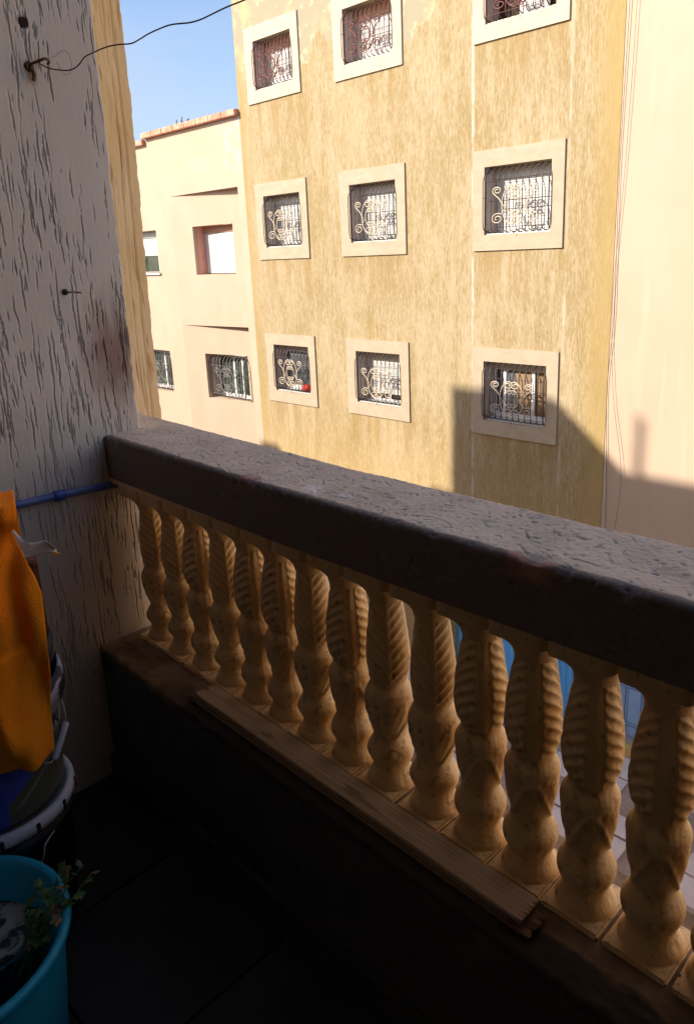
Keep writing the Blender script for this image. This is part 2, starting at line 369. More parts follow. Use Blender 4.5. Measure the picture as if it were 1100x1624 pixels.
# ------------------------------------------------------------------ ground and street
ST = -8.1
obj('ground', box_mesh(-150, 150, -150, 250, ST-.5, ST-.02), M['asphalt'], kind='structure')
obj('street', box_mesh(-60, 60, 1.4, 7.4, ST-.018, ST-.006), M['asphalt'], kind='structure')
pave = obj('pavement', box_mesh(-60, 60, 7.4, 10.49, ST-.016, ST+.0), M['slab_brown'], kind='structure')
courses = [(7.45, 7.95), (8.13, 8.62), (8.64, 9.05), (9.27, 9.80), (9.82, 10.42)]
slab_cache = {}
for ci, (y0, y1) in enumerate(courses):
    x = -12.0 + .17*ci
    while x < 1.5:
        wd = random.choice((.55, .6, .65))
        key = (ci, wd, random.randint(0, 2))
        if key not in slab_cache:
            bm = bmesh.new(); box(bm, .006, wd-.006, y0+.006, y1-.006, -.01, .012+random.uniform(0, .006), .004); slab_cache[key] = bm_mesh(bm)
        me = slab_cache[key]
        if not me.materials: me.materials.append(M['slab'])
        o = bpy.data.objects.new('paving_slab', me); C.objects.link(o); o.location = (x, 0, ST+.002+random.uniform(0, .004))
        o.rotation_euler = (random.uniform(-.004, .004), 0, 0); o.parent = pave
        x += wd
obj('kerb', box_mesh(-60, 60, 7.3, 7.39, ST-.05, ST+.04, .008), M['slab'], kind='structure')

# ------------------------------------------------------------------ buildings opposite
def wall_holes(x0, x1, z0, z1, yf, depth, holes, skip_sides=False):
    """front skin with rectangular openings, their reveals, and a closed back."""
    xs = sorted({x0, x1, *[h[0] for h in holes], *[h[1] for h in holes]}); zs = sorted({z0, z1, *[h[2] for h in holes], *[h[3] for h in holes]})
    bm = bmesh.new(); V = {}
    def v(x, y, z):
        k = (round(x, 4), round(y, 4), round(z, 4))
        if k not in V: V[k] = bm.verts.new((x, y, z))
        return V[k]
    for i in range(len(xs)-1):
        for j in range(len(zs)-1):
            cx = (xs[i]+xs[i+1])/2; cz = (zs[j]+zs[j+1])/2
            if any(h[0] < cx < h[1] and h[2] < cz < h[3] for h in holes): continue
            bm.faces.new((v(xs[i], yf, zs[j]), v(xs[i+1], yf, zs[j]), v(xs[i+1], yf, zs[j+1]), v(xs[i], yf, zs[j+1])))
    for hx0, hx1, hz0, hz1 in holes:
        d = yf+.34
        for (a, b) in (((hx0, hz0), (hx0, hz1)), ((hx0, hz1), (hx1, hz1)), ((hx1, hz1), (hx1, hz0)), ((hx1, hz0), (hx0, hz0))):
            bm.faces.new([bm.verts.new(p) for p in ((a[0], yf, a[1]), (a[0], d, a[1]), (b[0], d, b[1]), (b[0], yf, b[1]))])
    yb = yf+depth
    for q in (((x0, yf, z0), (x0, yf, z1), (x0, yb, z1), (x0, yb, z0)), ((x1, yf, z0), (x1, yb, z0), (x1, yb, z1), (x1, yf, z1)),
              ((x0, yf, z1), (x1, yf, z1), (x1, yb, z1), (x0, yb, z1)), ((x0, yb, z0), (x0, yb, z1), (x1, yb, z1), (x1, yb, z0))):
        bm.faces.new([bm.verts.new(p) for p in q])
    return bm_mesh(bm)

def spiral(cx, cz, r0, r1, a0, turns, n=22):
    return [(cx+(r0+(r1-r0)*i/n)*math.cos(a0+turns*2*math.pi*i/n), cz+(r0+(r1-r0)*i/n)*math.sin(a0+turns*2*math.pi*i/n)) for i in range(n+1)]
def scroll_lines(kind=0):
    """wrought scrolls in a unit frame: x -1..1, z -1..1."""
    Ls = []
    for s in (1, -1):
        # outer S scroll
        top = [(x*s, z) for x, z in spiral(.70, .70, .20, .05, math.radians(-60), 1.55)]
        bot = [(x*s, z) for x, z in spiral(.68, -.62, .27, .06, math.radians(130), -1.55)]
        Ls.append(top[::-1] + [(s*.98, .38) if False else (s*.62, .32), (s*.46, .02), (s*.42, -.12)])
        Ls.append([(s*.36, -.10)] + bot)
        # big C making the oval
        c = [(s*(.08+.42*math.sin(a)), .92*math.cos(a)) for a in np.linspace(math.radians(12), math.radians(168), 18)]
        t1 = [(x*s, z) for x, z in spiral(.15, .72, .21, .05, math.radians(95), 1.4)]
        t2 = [(x*s, z) for x, z in spiral(.15, -.72, .21, .05, math.radians(-95), -1.4)]
        Ls.append(t1[::-1] + c[1:-1] + t2)
        # inner C
        c = [(s*(.04+.24*math.sin(a)), .50*math.cos(a)) for a in np.linspace(math.radians(15), math.radians(165), 12)]
        t1 = [(x*s, z) for x, z in spiral(.11, .36, .13, .04, math.radians(95), 1.2, 14)]
        t2 = [(x*s, z) for x, z in spiral(.11, -.36, .13, .04, math.radians(-95), -1.2, 14)]
        Ls.append(t1[::-1] + c[1:-1] + t2)
    return Ls
SCROLLS = scroll_lines()
def grille(parent, X0, X1, Z0, Z1, yf, mbar, mscroll, nb=11):
    """bellied window grille: bars start inside the reveal, swell out in front and curl back in at the sill."""
    W = X1-X0; H = Z1-Z0
    def prof(k):       # k 0..1 from the top: (y offset, z)
        pts = [(.17, 1.0), (.13, .985), (.02, .93), (-.02, .87), (-.03, .80), (-.03, .5), (-.032, .16), (-.02, .07), (.0, .03), (.08, .012), (.16, .01)]
        return pts
    bm = bmesh.new()
    xs = [X0+.035+(W-.05)*i/(nb-1) for i in range(nb)]
    for x in xs:
        tube(bm, [(x, yf+a*.999, Z0+.02+(H-.04)*b) for a, b in prof(0)], .0082, 5)
    for x in (X0+.008, X1-.012):          # side returns
        tube(bm, [(x, yf-.02+a*.9, Z0+.05+(H-.12)*b) for a, b in prof(0)], .0082, 5)
    for zz in (.02, .5, .985):
        yy = yf+.13
        tube(bm, [(X0, yy, Z0+H*zz), (X1, yy, Z0+H*zz)], .005, 4)
    cx = (X0+X1)/2-.01; cz = Z0+H*.42; hw = W*.38; hh = H*.31
    for zz in (cz-hh-.005, cz+hh+.01):
        tube(bm, [(X0+.03, yf-.032, zz), (X1-.03, yf-.032, zz)], .005, 4)
    tube(bm, [(cx, yf-.032, Z0+.04), (cx, yf-.05, Z0-.0)], .006, 4)
    for x in (X0+.008, X1-.012):
        tube(bm, [(x, yf-.032, Z0+H*.55), (x, yf+.13, Z0+H*.55)], .005, 4)
    g = obj('grille', bm_mesh(bm, smooth=True), mbar, parent)
    bm = bmesh.new()
    for ln in SCROLLS:
        tube(bm, [(cx+a*hw, yf-.037, cz+b*hh) for a, b in ln], .0095, 5)
    obj('scrollwork', bm_mesh(bm, smooth=True), mscroll, parent)
def slats(bm, X0, X1, z0, z1, y, pitch=.045):
    n = int((z1-z0)/pitch); 
    for i in range(n):
        a = z0+i*pitch; box(bm, X0, X1, y, y+.012, a+.003, a+pitch-.002)
    box(bm, X0, X1, y+.012, y+.018, z0, z1)

FY = 10.5
ochre = thing('apartment_building', 'ochre rubbed plaster apartment building with nine framed grilled windows across the street', 'building')
cols_o = [(-12.95, -11.38), (-10.46, -8.87), (-7.45, -5.85)]
cols_i = [(-12.685, -11.578), (-10.205, -9.085), (-7.232, -6.055)]
rows_o = [(2.955, 4.325), (-.07, 1.44), (-3.105, -1.62)]
rows_i = [(3.185, 4.06), (.172, 1.19), (-2.855, -1.85)]
rows_o.append((5.95, 7.45)); rows_i.append((6.2, 7.2))
gx0, gx1, gz1 = -7.95, -5.27, -5.35
holes = [(a, b, c, d) for a, b in cols_i for c, d in rows_i] + [(gx0, gx1, ST-.02, gz1)]
obj('wall', wall_holes(-13.3, -5.05, ST-.02, 8.3, FY, 9, holes), M['ochre'], ochre)
for ri in range(4):
    for ci in range(3):
        X0, X1 = cols_o[ci]; Z0, Z1 = rows_o[ri]; x0, x1 = cols_i[ci]; z0, z1 = rows_i[ri]
        if ri == 0 and ci == 1: z1 += .0
        bm = bmesh.new(); yf = FY-.03
        for (a, b, c, d) in ((X0, X1, z1, Z1), (X0, X1, Z0, z0), (X0, x0-.0, z0, z1), (x1, X1, z0, z1)):
            box(bm, a, b, yf, FY+.01, c, d)
        bmesh.ops.remove_doubles(bm, verts=bm.verts, dist=.0005)
        win = obj('window', bm_mesh(bm), M['surround_top'] if ri in (0, 3) else M['surround'], ochre)
        if ri in (0, 3):          # thin tile joints of the upper surrounds
            for zz in (z0, z1):
                for (p_, q_) in ((X0, x0), (x1, X1)): obj('joint', box_mesh(p_, q_, yf-.0015, yf, zz-.004, zz+.002), M['reveal'], win)
            for xx in (x0, x1):
                for (p_, q_) in ((Z0, z0), (z1, Z1)): obj('joint', box_mesh(xx-.003, xx+.003, yf-.0015, yf, p_, q_), M['reveal'], win)
        yb = FY+.28
        # reveal lining and lintel box
        for a_ in (x0, x1-.012): obj('reveal', box_mesh(a_, a_+.012, FY+.012, yb+.05, z0, z1), M['reveal'], win)
        obj('sill', box_mesh(x0+.013, x1-.013, FY+.012, yb+.05, z0+.001, z0+.018), M['shutter'], win)
        obj('lintel', box_mesh(x0+.013, x1-.013, yb-.02, yb+.05, z1-.17, z1-.001), M['lintel'] if ri in (0, 3) else M['shutter'], win)
        if ri < 2 or ri == 3 or ci == 1:
            zb = z0+.16 if (ri == 2 and ci == 1) else z0+.02
            if ri == 0 and ci == 2: zb = z0+.5
            bm = bmesh.new(); slats(bm, x0+.02, x1-.02, zb, z1-.17, yb)
            obj('shutter', bm_mesh(bm), M['shutter'], win)
            if zb > z0+.1:
                obj('glass', box_mesh(x0+.02, x1-.02, yb+.02, yb+.03, z0+.02, zb), M['interior'], win)
                bm = bmesh.new(); box(bm, x0+.02, x1-.02, yb-.0, yb+.015, z0+.02, z0+.06); box(bm, (x0+x1)/2, (x0+x1)/2+.05, yb-.0, yb+.015, z0+.06, zb-.001)
                obj('sash', bm_mesh(bm), M['frame_white'], win)
            if ri == 0 and ci == 2:
                bm = bmesh.new(); bmesh.ops.create_uvsphere(bm, u_segments=14, v_segments=10, radius=.17)
                for v_ in bm.verts:
                    v_.co = Vector((v_.co.x*1.5, v_.co.y*.35, v_.co.z*.9)) + Vector([.02*math.sin(17*c+3*k) for k, c in enumerate(v_.co)]) + Vector((-6.55, yb-.06, z0+.15))
                obj('cushion', bm_mesh(bm, smooth=True), M['shutter'], win)
        else:
            xm = x0+(x1-x0)*(.74 if ci == 0 else .66)
            obj('glass', box_mesh(x0+.02, xm, yb+.012, yb+.02, z0+.1, z1-.02), M['glass_dark'], win)
            if ci == 2:
                bm = bmesh.new(); n = 40
                P = np.array([[(xm+.02+(x1-.04-xm)*i/n, yb+.03+.01*math.sin(i*1.3), z) for i in range(n+1)] for z in (z0+.1, z1-.02)])
                obj('curtain', grid_mesh(P), M['curtain'], win)
                bm = bmesh.new(); box(bm, x0+.43, xm-.02, yb+.006, yb+.011, z0+.1, z1-.02)
                obj('curtain', bm_mesh(bm), M['curtain'], win)
            else:
                obj('interior', box_mesh(xm+.03, x1-.02, yb+.10, yb+.11, z0+.02, z1-.02), M['interior'], win)
                bm = bmesh.new(); box(bm, xm+.04, x1-.02, yb+.06, yb+.07, z0+.02, z0+.60)
                obj('curtain', bm_mesh(bm), M['shutter'], win)
                bm = bmesh.new(); bmesh.ops.create_uvsphere(bm, u_segments=14, v_segments=10, radius=.1)
                for v_ in bm.verts:
                    v_.co = Vector((v_.co.x*1.5, v_.co.y*.8, v_.co.z*.7)) + .02*Vector([math.sin(40*c+2*k) for k, c in enumerate(v_.co)]) + Vector((x1-.26, FY+.12, z0+.085))
                obj('red_cloth', bm_mesh(bm, smooth=True), M['red_cloth'], win)
            bm = bmesh.new()
            box(bm, x0+.02, x1-.02, yb-.01, yb+.015, z0+.02, z0+.10)
            box(bm, xm-.03, xm+.025, yb-.012, yb+.018, z0+.1, z1-.04)
            box(bm, x0+.02, x0+.06, yb-.01, yb+.011, z0+.1, z1-.04)
            if ci == 2: box(bm, x0+.2, x0+.25, yb-.008, yb+.011, z0+.1, z1-.04)
            obj('sash', bm_mesh(bm), M['frame_white'], win)
        grille(win, x0, x1, z0, z1, yf, M['bars_red'] if ri in (0, 3) else M['bars_dark'], M['bars_red'] if ri in (0, 3) else M['scroll'])
# corrugated blue garage gate
P = []
xs = []; x = gx0+.01
while x < gx1-.01:
    xs += [(x, 0), (x+.05, 0), (x+.065, -.018), (x+.115, -.018)]; x += .13
P = np.array([[(min(a, gx1-.01), FY+.16+b, z) for a, b in xs] for z in (ST+.0, gz1-.01)])
gate = obj('garage_gate', grid_mesh(P, smooth=False), M['blue_metal'], ochre)
obj('gate_rail', box_mesh(gx0+.01, gx1-.01, FY+.12, FY+.138, -6.55, -6.47), M['blue_metal'], gate)
obj('reveal_backing', box_mesh(gx0-.01, gx1+.01, FY+.3, FY+.33, ST-.01, gz1), M['interior'], ochre)
at_base(ochre, (-9.2, 12, ST))

pale = thing('apartment_building', 'plain pale cream building with a blue panelled door at the right', 'building')
dx0, dx1, dz0, dz1 = -4.78, -3.7, -7.93, -5.6
obj('wall', wall_holes(-5.045, 9, ST-.02, 9, FY+.005, 9, [(dx0, dx1, dz0, dz1)]), M['pale'], pale)
obj('door_step', box_mesh(-5.0, -3.5, FY-.14, FY+.0, ST+.02, dz0, .006), M['step'], pale)
door = obj('door', box_mesh(dx0+.01, dx1-.01, FY+.12, FY+.16, dz0+.01, dz1-.01), M['blue_door'], pale)
cw = (dx1-dx0-.02)/4
for i in range(4):
    zc = dz0+.07; k = 0
    for hgt in (.17, .62, .17, .62, .17):
        a = dx0+.01+i*cw+.03; b = a+cw-.06
        bm = bmesh.new(); box(bm, a, b, FY+.105, FY+.119, zc, zc+hgt, .01)
        pn = obj('door_panel', bm_mesh(bm), M['blue_door'], door)
        bm = bmesh.new(); 
        for q in ((a-.014, a-.002, zc-.014, zc+hgt+.014), (b+.002, b+.014, zc-.014, zc+hgt+.014)): box(bm, q[0], q[1], FY+.11, FY+.1195, q[2], q[3])
        for q in ((a-.002, b+.002, zc-.014, zc-.002), (a-.002, b+.002, zc+hgt+.002, zc+hgt+.014)): box(bm, q[0], q[1], FY+.11, FY+.1195, q[2], q[3])
        obj('door_panel', bm_mesh(bm), M['blue_door_gap_shade'], door)  # darker blue strips paint the shadow line round each panel
        zc += hgt+.075
at_base(pale, (2, 12, ST))

# left cream house
left = thing('cream_house', 'low cream house with terracotta coping and pink window recess at the far left', 'building')
LX0, LX1 = -26, -13.305
win_u = (-15.46, -14.07, -.355, .74); win_ul = (-18.3, -16.95, -.28, .74)
win_l = (-15.5, -14.11, -3.33, -2.235); win_ll = (-18.2, -16.9, -3.31, -2.24)
obj('wall', wall_holes(LX0, -16.2, ST-.02, 2.82, FY, 8, [win_ul, win_ll]), M['cream'], left)
obj('wall', wall_holes(-13.55, LX1, ST-.02, 2.82, FY, 8, []), M['cream'], left)
obj('wall', wall_holes(-16.2, -13.55, 1.46, 2.82, FY, 8, []), M['cream'], left)
def skew(me, x0, x1, d0, d1, yf, zr=None):
    for v_ in me.vertices:
        t_ = (v_.co.x-x0)/(x1-x0); v_.co.y += d0+(d1-d0)*t_
    me.update(); return me
obj('wall', skew(wall_holes(-16.2, -13.55, -1.55, 1.46, FY, 7, [win_u]), -16.2, -13.55, 0, .22, FY), M['pinkish'], left)
obj('wall', skew(wall_holes(-16.2, -13.55, ST-.02, -1.55, FY, 6, [win_l]), -16.2, -13.55, .0, .42, FY), M['cream'], left)
obj('soffit', box_mesh(-16.2, -13.55, FY+.001, FY+1, 1.459, 1.47), M['cream'], left)
bm = bmesh.new(); box(bm, LX0, -17.0, FY-.10, FY+.3, 2.70, 2.82, .01)
obj('coping', bm_mesh(bm), M['terracotta'], left)
x = -16.995
while x < LX1-.05:
    x2 = min(x+.46, LX1)
    bm = bmesh.new(); box(bm, x+.003, x2-.003, FY-.12+random.uniform(-.006, .006), FY+.3, 2.825, 2.95+random.uniform(-.006, .006), .012)
    obj('coping_tile', bm_mesh(bm), M['terracotta'], left); x = x2
for xr, hr, yr in [(-16.35, .19, 11), (-16.23, .16, 11.05), (-16.12, .22, 11), (-16.0, .18, 11.1), (-15.9, .14, 11), (-13.42, .42, 10.7)]:
    bm = bmesh.new(); tube(bm, [(xr, yr, 2.8), (xr+.01, yr, 3.0+hr*.5), (xr+.015, yr, 3.02+hr)], .011, 5)
    obj('rebar', bm_mesh(bm), M['rebar'], left)
for (wi, dd, kind) in ((win_u, .13, 'shut'), (win_ul, 0, 'half'), (win_l, .24, 'gr'), (win_ll, 0, 'gr')):
    x0, x1, z0, z1 = wi; yb = FY+dd+.26
    win = obj('window', box_mesh(x0+.005, x1-.005, yb+.02, yb+.05, z0+.005, z1-.005), M['reveal'], left)
    bm = bmesh.new(); yq = FY+dd+.03
    box(bm, x0+.002, x0+.010, yq, yb, z0, z1)
    obj('reveal', bm_mesh(bm), M['pink'] if kind == 'shut' else M['reveal'], win)
    obj('reveal', box_mesh(x0+.012, x1-.012, yq, yb, z1-.01, z1-.002), M['pink'] if kind == 'shut' else M['reveal'], win)
    if kind in ('shut', 'half'):
        zb = z0+.02 if kind == 'shut' else z0+.42
        bm = bmesh.new(); slats(bm, x0+.015, x1-.015, zb, z1-.16, yb-.02, .05); obj('shutter', bm_mesh(bm), M['shutter'], win)
        obj('lintel', box_mesh(x0+.015, x1-.015, yb-.04, yb+.01, z1-.16, z1-.012), M['lintel'] if kind == 'shut' else M['shutter'], win)
        if kind == 'half':
            obj('glass', box_mesh(x0+.02, x1-.02, yb-.005, yb+.004, z0+.04, z0+.42), M['glass_green'], win)
            bm = bmesh.new()
            for xx in (x0+.02, x1-.4, x1-.06): box(bm, xx, xx+.045, yb-.02, yb-.006, z0+.04, z0+.42)
            obj('sash', bm_mesh(bm), M['frame_white'], win)
            obj('sill', box_mesh(x0-.04, x1+.04, FY-.05, yb-.03, z0-.05, z0+.0), M['shutter'], win)
    else:
        obj('glass', box_mesh(x0+.02, x1-.02, yb-.005, yb+.004, z0+.1, z1-.1), M['glass_green'], win)
        bm = bmesh.new()
        for xx in (x0+.02, x0+.62, x0+.95, x1-.07): box(bm, xx, xx+.05, yb-.02, yb-.006, z0+.1, z1-.1)
        box(bm, x0+.02, x1-.02, yb-.02, yb-.006, z0+.01, z0+.1); box(bm, x0+.02, x1-.02, yb-.02, yb-.006, z1-.1, z1-.02)
        obj('sash', bm_mesh(bm), M['frame_white'], win)
        grille(win, x0, x1, z0, z1, FY+dd-.0, M['bars_grey'], M['bars_grey'])
at_base(left, (-18, 12, ST))
# two thin cables hanging down the joint of the two buildings
def cable(name, label, pts, r, m, n=6, cat='cable'):
    bm = bmesh.new(); tube(bm, pts, r, n)
    return obj(name, bm_mesh(bm, smooth=True), m, label=label, category=cat)
def smooth_pts(P, k=8):
    P = [Vector(p) for p in P]; out_ = []
    for i in range(len(P)-1):
        p0 = P[max(i-1, 0)]; p1 = P[i]; p2 = P[i+1]; p3 = P[min(i+2, len(P)-1)]
        for j in range(k):
            t = j/k
            out_.append(.5*((2*p1)+(-p0+p2)*t+(2*p0-5*p1+4*p2-p3)*t*t+(-p0+3*p1-3*p2+p3)*t**3))
    out_.append(P[-1]); return out_
cable('hanging_cable', 'thin black cable running straight down beside the ochre building corner', smooth_pts([(-5.03, FY-.03, 8), (-5.0, FY-.03, 5), (-4.99, FY-.03, 3.2), (-5.02, FY-.02, 1), (-4.99, FY-.03, -1), (-5.04, FY-.02, -2.2), (-4.96, FY-.03, -4), (-5.0, FY-.02, -6.4)]), .0038, M['cable'])
cable('hanging_cable', 'thin slack cable bowing away over the pale cream wall', smooth_pts([(-4.9, FY-.04, 8), (-4.88, FY-.04, 4), (-4.93, FY-.03, 1.2), (-5.02, FY-.03, -.8), (-4.93, FY-.04, -2.2), (-4.74, FY-.05, -3.4), (-4.83, FY-.04, -4.6), (-5.0, FY-.02, -6)]), .0030, M['cable'])

# ------------------------------------------------------------------ the photographer's side of the street
nb = thing('apartment_building', 'yellow grooved plaster neighbouring building whose edge shows beyond the grey wall', 'building')
bm = bmesh.new(); box(bm, -12.96, -2.3, -9, 1.36, ST-.02, 2.86)
obj('wall', bm_mesh(bm), M['roof'], nb)
# its visible end face, with a chased groove and knobbly corner
ys = np.concatenate([np.linspace(.6, 1.1, 12)[:-1], np.linspace(1.1, 1.365, 110)]); zs_ = np.linspace(-3, 2.8, 900)
Y, Z = np.meshgrid(ys, zs_)
X = np.full_like(Y, -2.293) + .0007*interp_noise(Y, Z, (.02, .05), 5) 
X -= .006*np.exp(-((Y-1.328-.0012*interp_noise(Z, Z*0, (.5, 1), 9, 1))/.0035)**2)
rg = np.random.default_rng(3)
for _ in range(240):
    y0_, z0_, ln, wd = rg.uniform(1.1, 1.33), rg.uniform(-1, 1.6), rg.exponential(.06)+.01, rg.uniform(.0015, .003)
    m_ = np.exp(-((Y-y0_)/wd)**2)*np.clip(1-np.abs(Z-z0_)/ln, 0, 1)**.5
    X -= .004*m_
Yj = Y + np.where(Y > 1.34, .0013*interp_noise(Z, Z*0+3, (.03, 1), 6, 3), 0)
Yj = Yj + .018*np.clip((Z+.2)/.6, 0, 1)*np.clip((Y-1.0)/.3, 0, 1)
X = np.where(Y > 1.3635, X-.01, X)
obj('plaster_face', grid_mesh(np.stack([X, Yj, Z], -1)), M['yellow'], nb)
bm = bmesh.new()
prof = [(-12.955, 2.86), (-12.955, 3.89), (-10.93, 3.86), (-9.75, 2.86)]
for k, yy in enumerate((-3.0, 1.34)):
    pass
fa = [bm.verts.new((x, 1.34, z)) for x, z in prof]; fb = [bm.verts.new((x, -3., z)) for x, z in prof]
bm.faces.new(fa); bm.faces.new(fb[::-1])
for i in range(4): bm.faces.new((fa[i], fb[i], fb[(i+1) % 4], fa[(i+1) % 4]))
obj('stair_tower', bm_mesh(bm), M['roof'], nb)
bm = bmesh.new(); tube(bm, [(-10.95, -1.2, 2.86), (-10.95, -1.2, 5.45)], .06, 10)
obj('vent_pipe', bm_mesh(bm), M['roof'], nb)
at_base(nb, (-8, -4, ST))
nb2 = thing('low_house', 'low rendered house next along on the near side of the street', 'building')
obj('wall', box_mesh(-30, -13.0, -9, 1.2, ST-.02, 1.7), M['roof'], nb2)
obj('chimney', box_mesh(-18.9, -18.25, -.2, .6, 1.7, 2.6), M['roof'], nb2)
obj('chimney', box_mesh(-13.75, -13.2, .2, .8, 1.7, 2.3), M['roof'], nb2)
at_base(nb2, (-20, -4, ST))
own = thing('apartment_building', 'building of the photographer, around and above the balcony', 'building')
obj('lower_storeys', box_mesh(-2.29, 8, -9, 1.09, ST-.02, -1.56), M['yellow'], own)
obj('upper_storeys', box_mesh(-2.29, 8, -9, 1.09, 1.31, 2.86), M['yellow'], own)
obj('flank_wall', box_mesh(1.6, 8, -9, 1.07, -1.559, 1.309), M['loggia_side'], own)
obj('rear_wall', box_mesh(-2.29, 1.599, -9, -2.4, -1.559, 1.309), M['loggia'], own)
at_base(own, (2, -4, ST))
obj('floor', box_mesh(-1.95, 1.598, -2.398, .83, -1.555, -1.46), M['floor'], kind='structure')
obj('ceiling', box_mesh(-1.95, 1.598, -2.398, 1.05, 1.25, 1.305), M['loggia'], kind='structure')
# floor tiles near the rail
fl = bpy.data.objects['floor']
tme = None
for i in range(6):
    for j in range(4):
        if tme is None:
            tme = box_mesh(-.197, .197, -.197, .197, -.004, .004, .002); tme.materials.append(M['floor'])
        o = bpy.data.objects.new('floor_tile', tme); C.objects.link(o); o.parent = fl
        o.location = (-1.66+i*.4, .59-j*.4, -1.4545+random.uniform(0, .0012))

# grey grooved side wall, real relief
gw = thing('balcony_wall', 'grey grooved plaster side wall of the balcony at the left', 'wall')
ds = .0013
s_ = np.concatenate([np.arange(.30, 1.068, ds), np.linspace(1.068, 1.09, 8)[1:], np.linspace(1.094, 1.16, 12)])
zr = np.arange(-1.30, .78, .0045)
S, Z = np.meshgrid(s_, zr)
Hh = .0005*interp_noise(S, Z, (.09, .2), 21, 2) + .00010*interp_noise(S, Z, (.006, .008), 22, 2)
rg = np.random.default_rng(5)
dens = interp_noise(S[:1], Z[:1]*0, (.06, 1), 8, 2)
for g_ in range(2900):
    s0 = rg.uniform(.3, 1.075); z0 = rg.uniform(-1.2, .76)
    dn = interp_noise(np.array([[s0]]), np.array([[z0]]), (.055, .17), 33, 2)[0, 0]
    if dn < rg.uniform(-1.3, 1.3): continue
    ln = min(rg.exponential(.05)+.010, .26); wd = rg.uniform(.0008, .0016); dp = rg.uniform(.0026, .0070)
    i0 = max(int((z0-ln/2+1.30)/.0045), 0); i1 = min(int((z0+ln/2+1.30)/.0045)+1, len(zr))
    if i1 <= i0: continue
    zz = zr[i0:i1]; t = np.clip(1-np.abs(zz-z0)/(ln/2+1e-6), 0, 1)**.4
    sc_ = s0 + rg.normal(0, .03)*(zz-z0) + np.cumsum(rg.normal(0, .0006, len(zz))) + .0006*np.sin(zz*rg.uniform(60, 160))
    j0 = max(int((s0-.02-.30)/ds), 0); j1 = min(int((s0+.02-.30)/ds)+1, len(s_))
    dsx = s_[None, j0:j1]-sc_[:, None]
    brk = (rg.random(len(zz)) > .10)*t
    Hh[i0:i1, j0:j1] += (-dp*np.exp(-(dsx/wd)**2) + .10*dp*np.exp(-((dsx-2.2*wd)/wd)**2))*brk[:, None]
# drilled hole
hz, hy = .543, .870
rr = np.sqrt((S-hy)**2+(Z-hz)**2); Hh = np.where(rr < .011, -.03, Hh)
# map to wall and around its outer corner
X = -1.87 + Hh; Yy = S.copy()
over = S > 1.068
ang = np.clip((S-1.068)/.022, 0, 1)*math.pi/2
Xc = -1.878+.008*np.cos(ang) - np.clip(S-1.09, 0, 1); Yc = 1.040+.008*np.sin(ang)
jit = .0009*interp_noise(Z, Z*0, (.02, 1), 44, 4)
edge = np.clip((S-1.03)/.04, 0, 1)
lean = -.006*np.clip((.35-Z)/.7, 0, 1)
X = np.where(over, Xc + Hh*np.cos(ang), X); Yy = np.where(over, Yc + Hh*np.sin(ang), Yy-.028*np.clip((S-1.0)/.068, 0, 1))
Yy = Yy + edge*(jit + lean)
obj('plaster_face', grid_mesh(np.stack([X, Yy, Z], -1)), M['gray_wall'], gw)
bm = bmesh.new(); box(bm, -2.285, -1.873, -2.39, .299, -1.555, 1.245); box(bm, -2.285, -1.885, .3, 1.040, -1.555, 1.245)
box(bm, -1.884, -1.872, .3, 1.038, .776, 1.245); box(bm, -1.884, -1.872, .3, 1.038, -1.555, -1.298)
obj('masonry', bm_mesh(bm), M['gray_wall'], gw)
bm = bmesh.new(); tube(bm, [(-1.875, hy, hz), (-1.868, hy, hz)], .0105, 16); obj('hole_shade_disc', bm_mesh(bm), M['hole'], gw)  # near-black disc paints in the shade inside the hole
at_base(gw, (-2, 0, -1.555))
# hook, nail, wire
hk = thing('wall_hook', 'rusty hook in the grey wall holding the clothesline wire', 'hook')
bm = bmesh.new(); tube(bm, smooth_pts([(-1.875, .868, .452), (-1.855, .872, .455), (-1.838, .880, .458), (-1.830, .89, .462), (-1.836, .902, .46), (-1.85, .905, .456)], 5), .0032, 7)
obj('shank', bm_mesh(bm, smooth=True), M['rust'], hk)
bm = bmesh.new(); P = lathe([(.0, .004), (.008, .004), (.011, .001), (.012, -.003)], 12)
me = grid_mesh(P, closed=True); me.transform(Matrix.Translation((-1.867, .868, .450)) @ Matrix.Rotation(math.pi/2, 4, 'Y')); obj('plug', me, M['rust'], hk)
bm = bmesh.new(); tube(bm, smooth_pts([(-1.862, .868, .45), (-1.858, .872, .43), (-1.86, .869, .418)], 4), .005, 6, radii=None); obj('rust_lump', bm_mesh(bm, smooth=True), M['rust'], hk)
at_base(hk, (-1.87, .868, .45))
nl = thing('wall_nail', 'steel nail sticking out of the middle of the grey wall', 'nail')
bm = bmesh.new(); tube(bm, [(-1.872, .877, -.065), (-1.835, .888, -.066), (-1.815, .894, -.067)], .0026, 8); obj('shank', bm_mesh(bm, smooth=True), M['steel'], nl)
P = lathe([(.0, .003), (.006, .003), (.008, 0), (.008, -.003)], 12); me = grid_mesh(P, closed=True)
me.transform(Matrix.Translation((-1.867, .877, -.065)) @ Matrix.Rotation(math.pi/2, 4, 'Y')); obj('plug', me, M['ink'], nl)
at_base(nl, (-1.87, .877, -.065))
wp = [(-1.836, .886, .461), (-1.835, .91, .462), (-1.835, .93, .451), (-1.80, .945, .436), (-1.77, .965, .442), (-1.725, .970, .474), (-1.68, .978, .495), (-1.60, .99, .492), (-1.52, 1.02, .512), (-1.47, 1.06, .535), (-1.44, 1.10, .545), (-1.40, 1.15, .53), (-1.2, 1.14, .60), (-.8, 1.1, .8), (-.3, 1.05, 1.1), (-.1, 1.03, 1.26)]
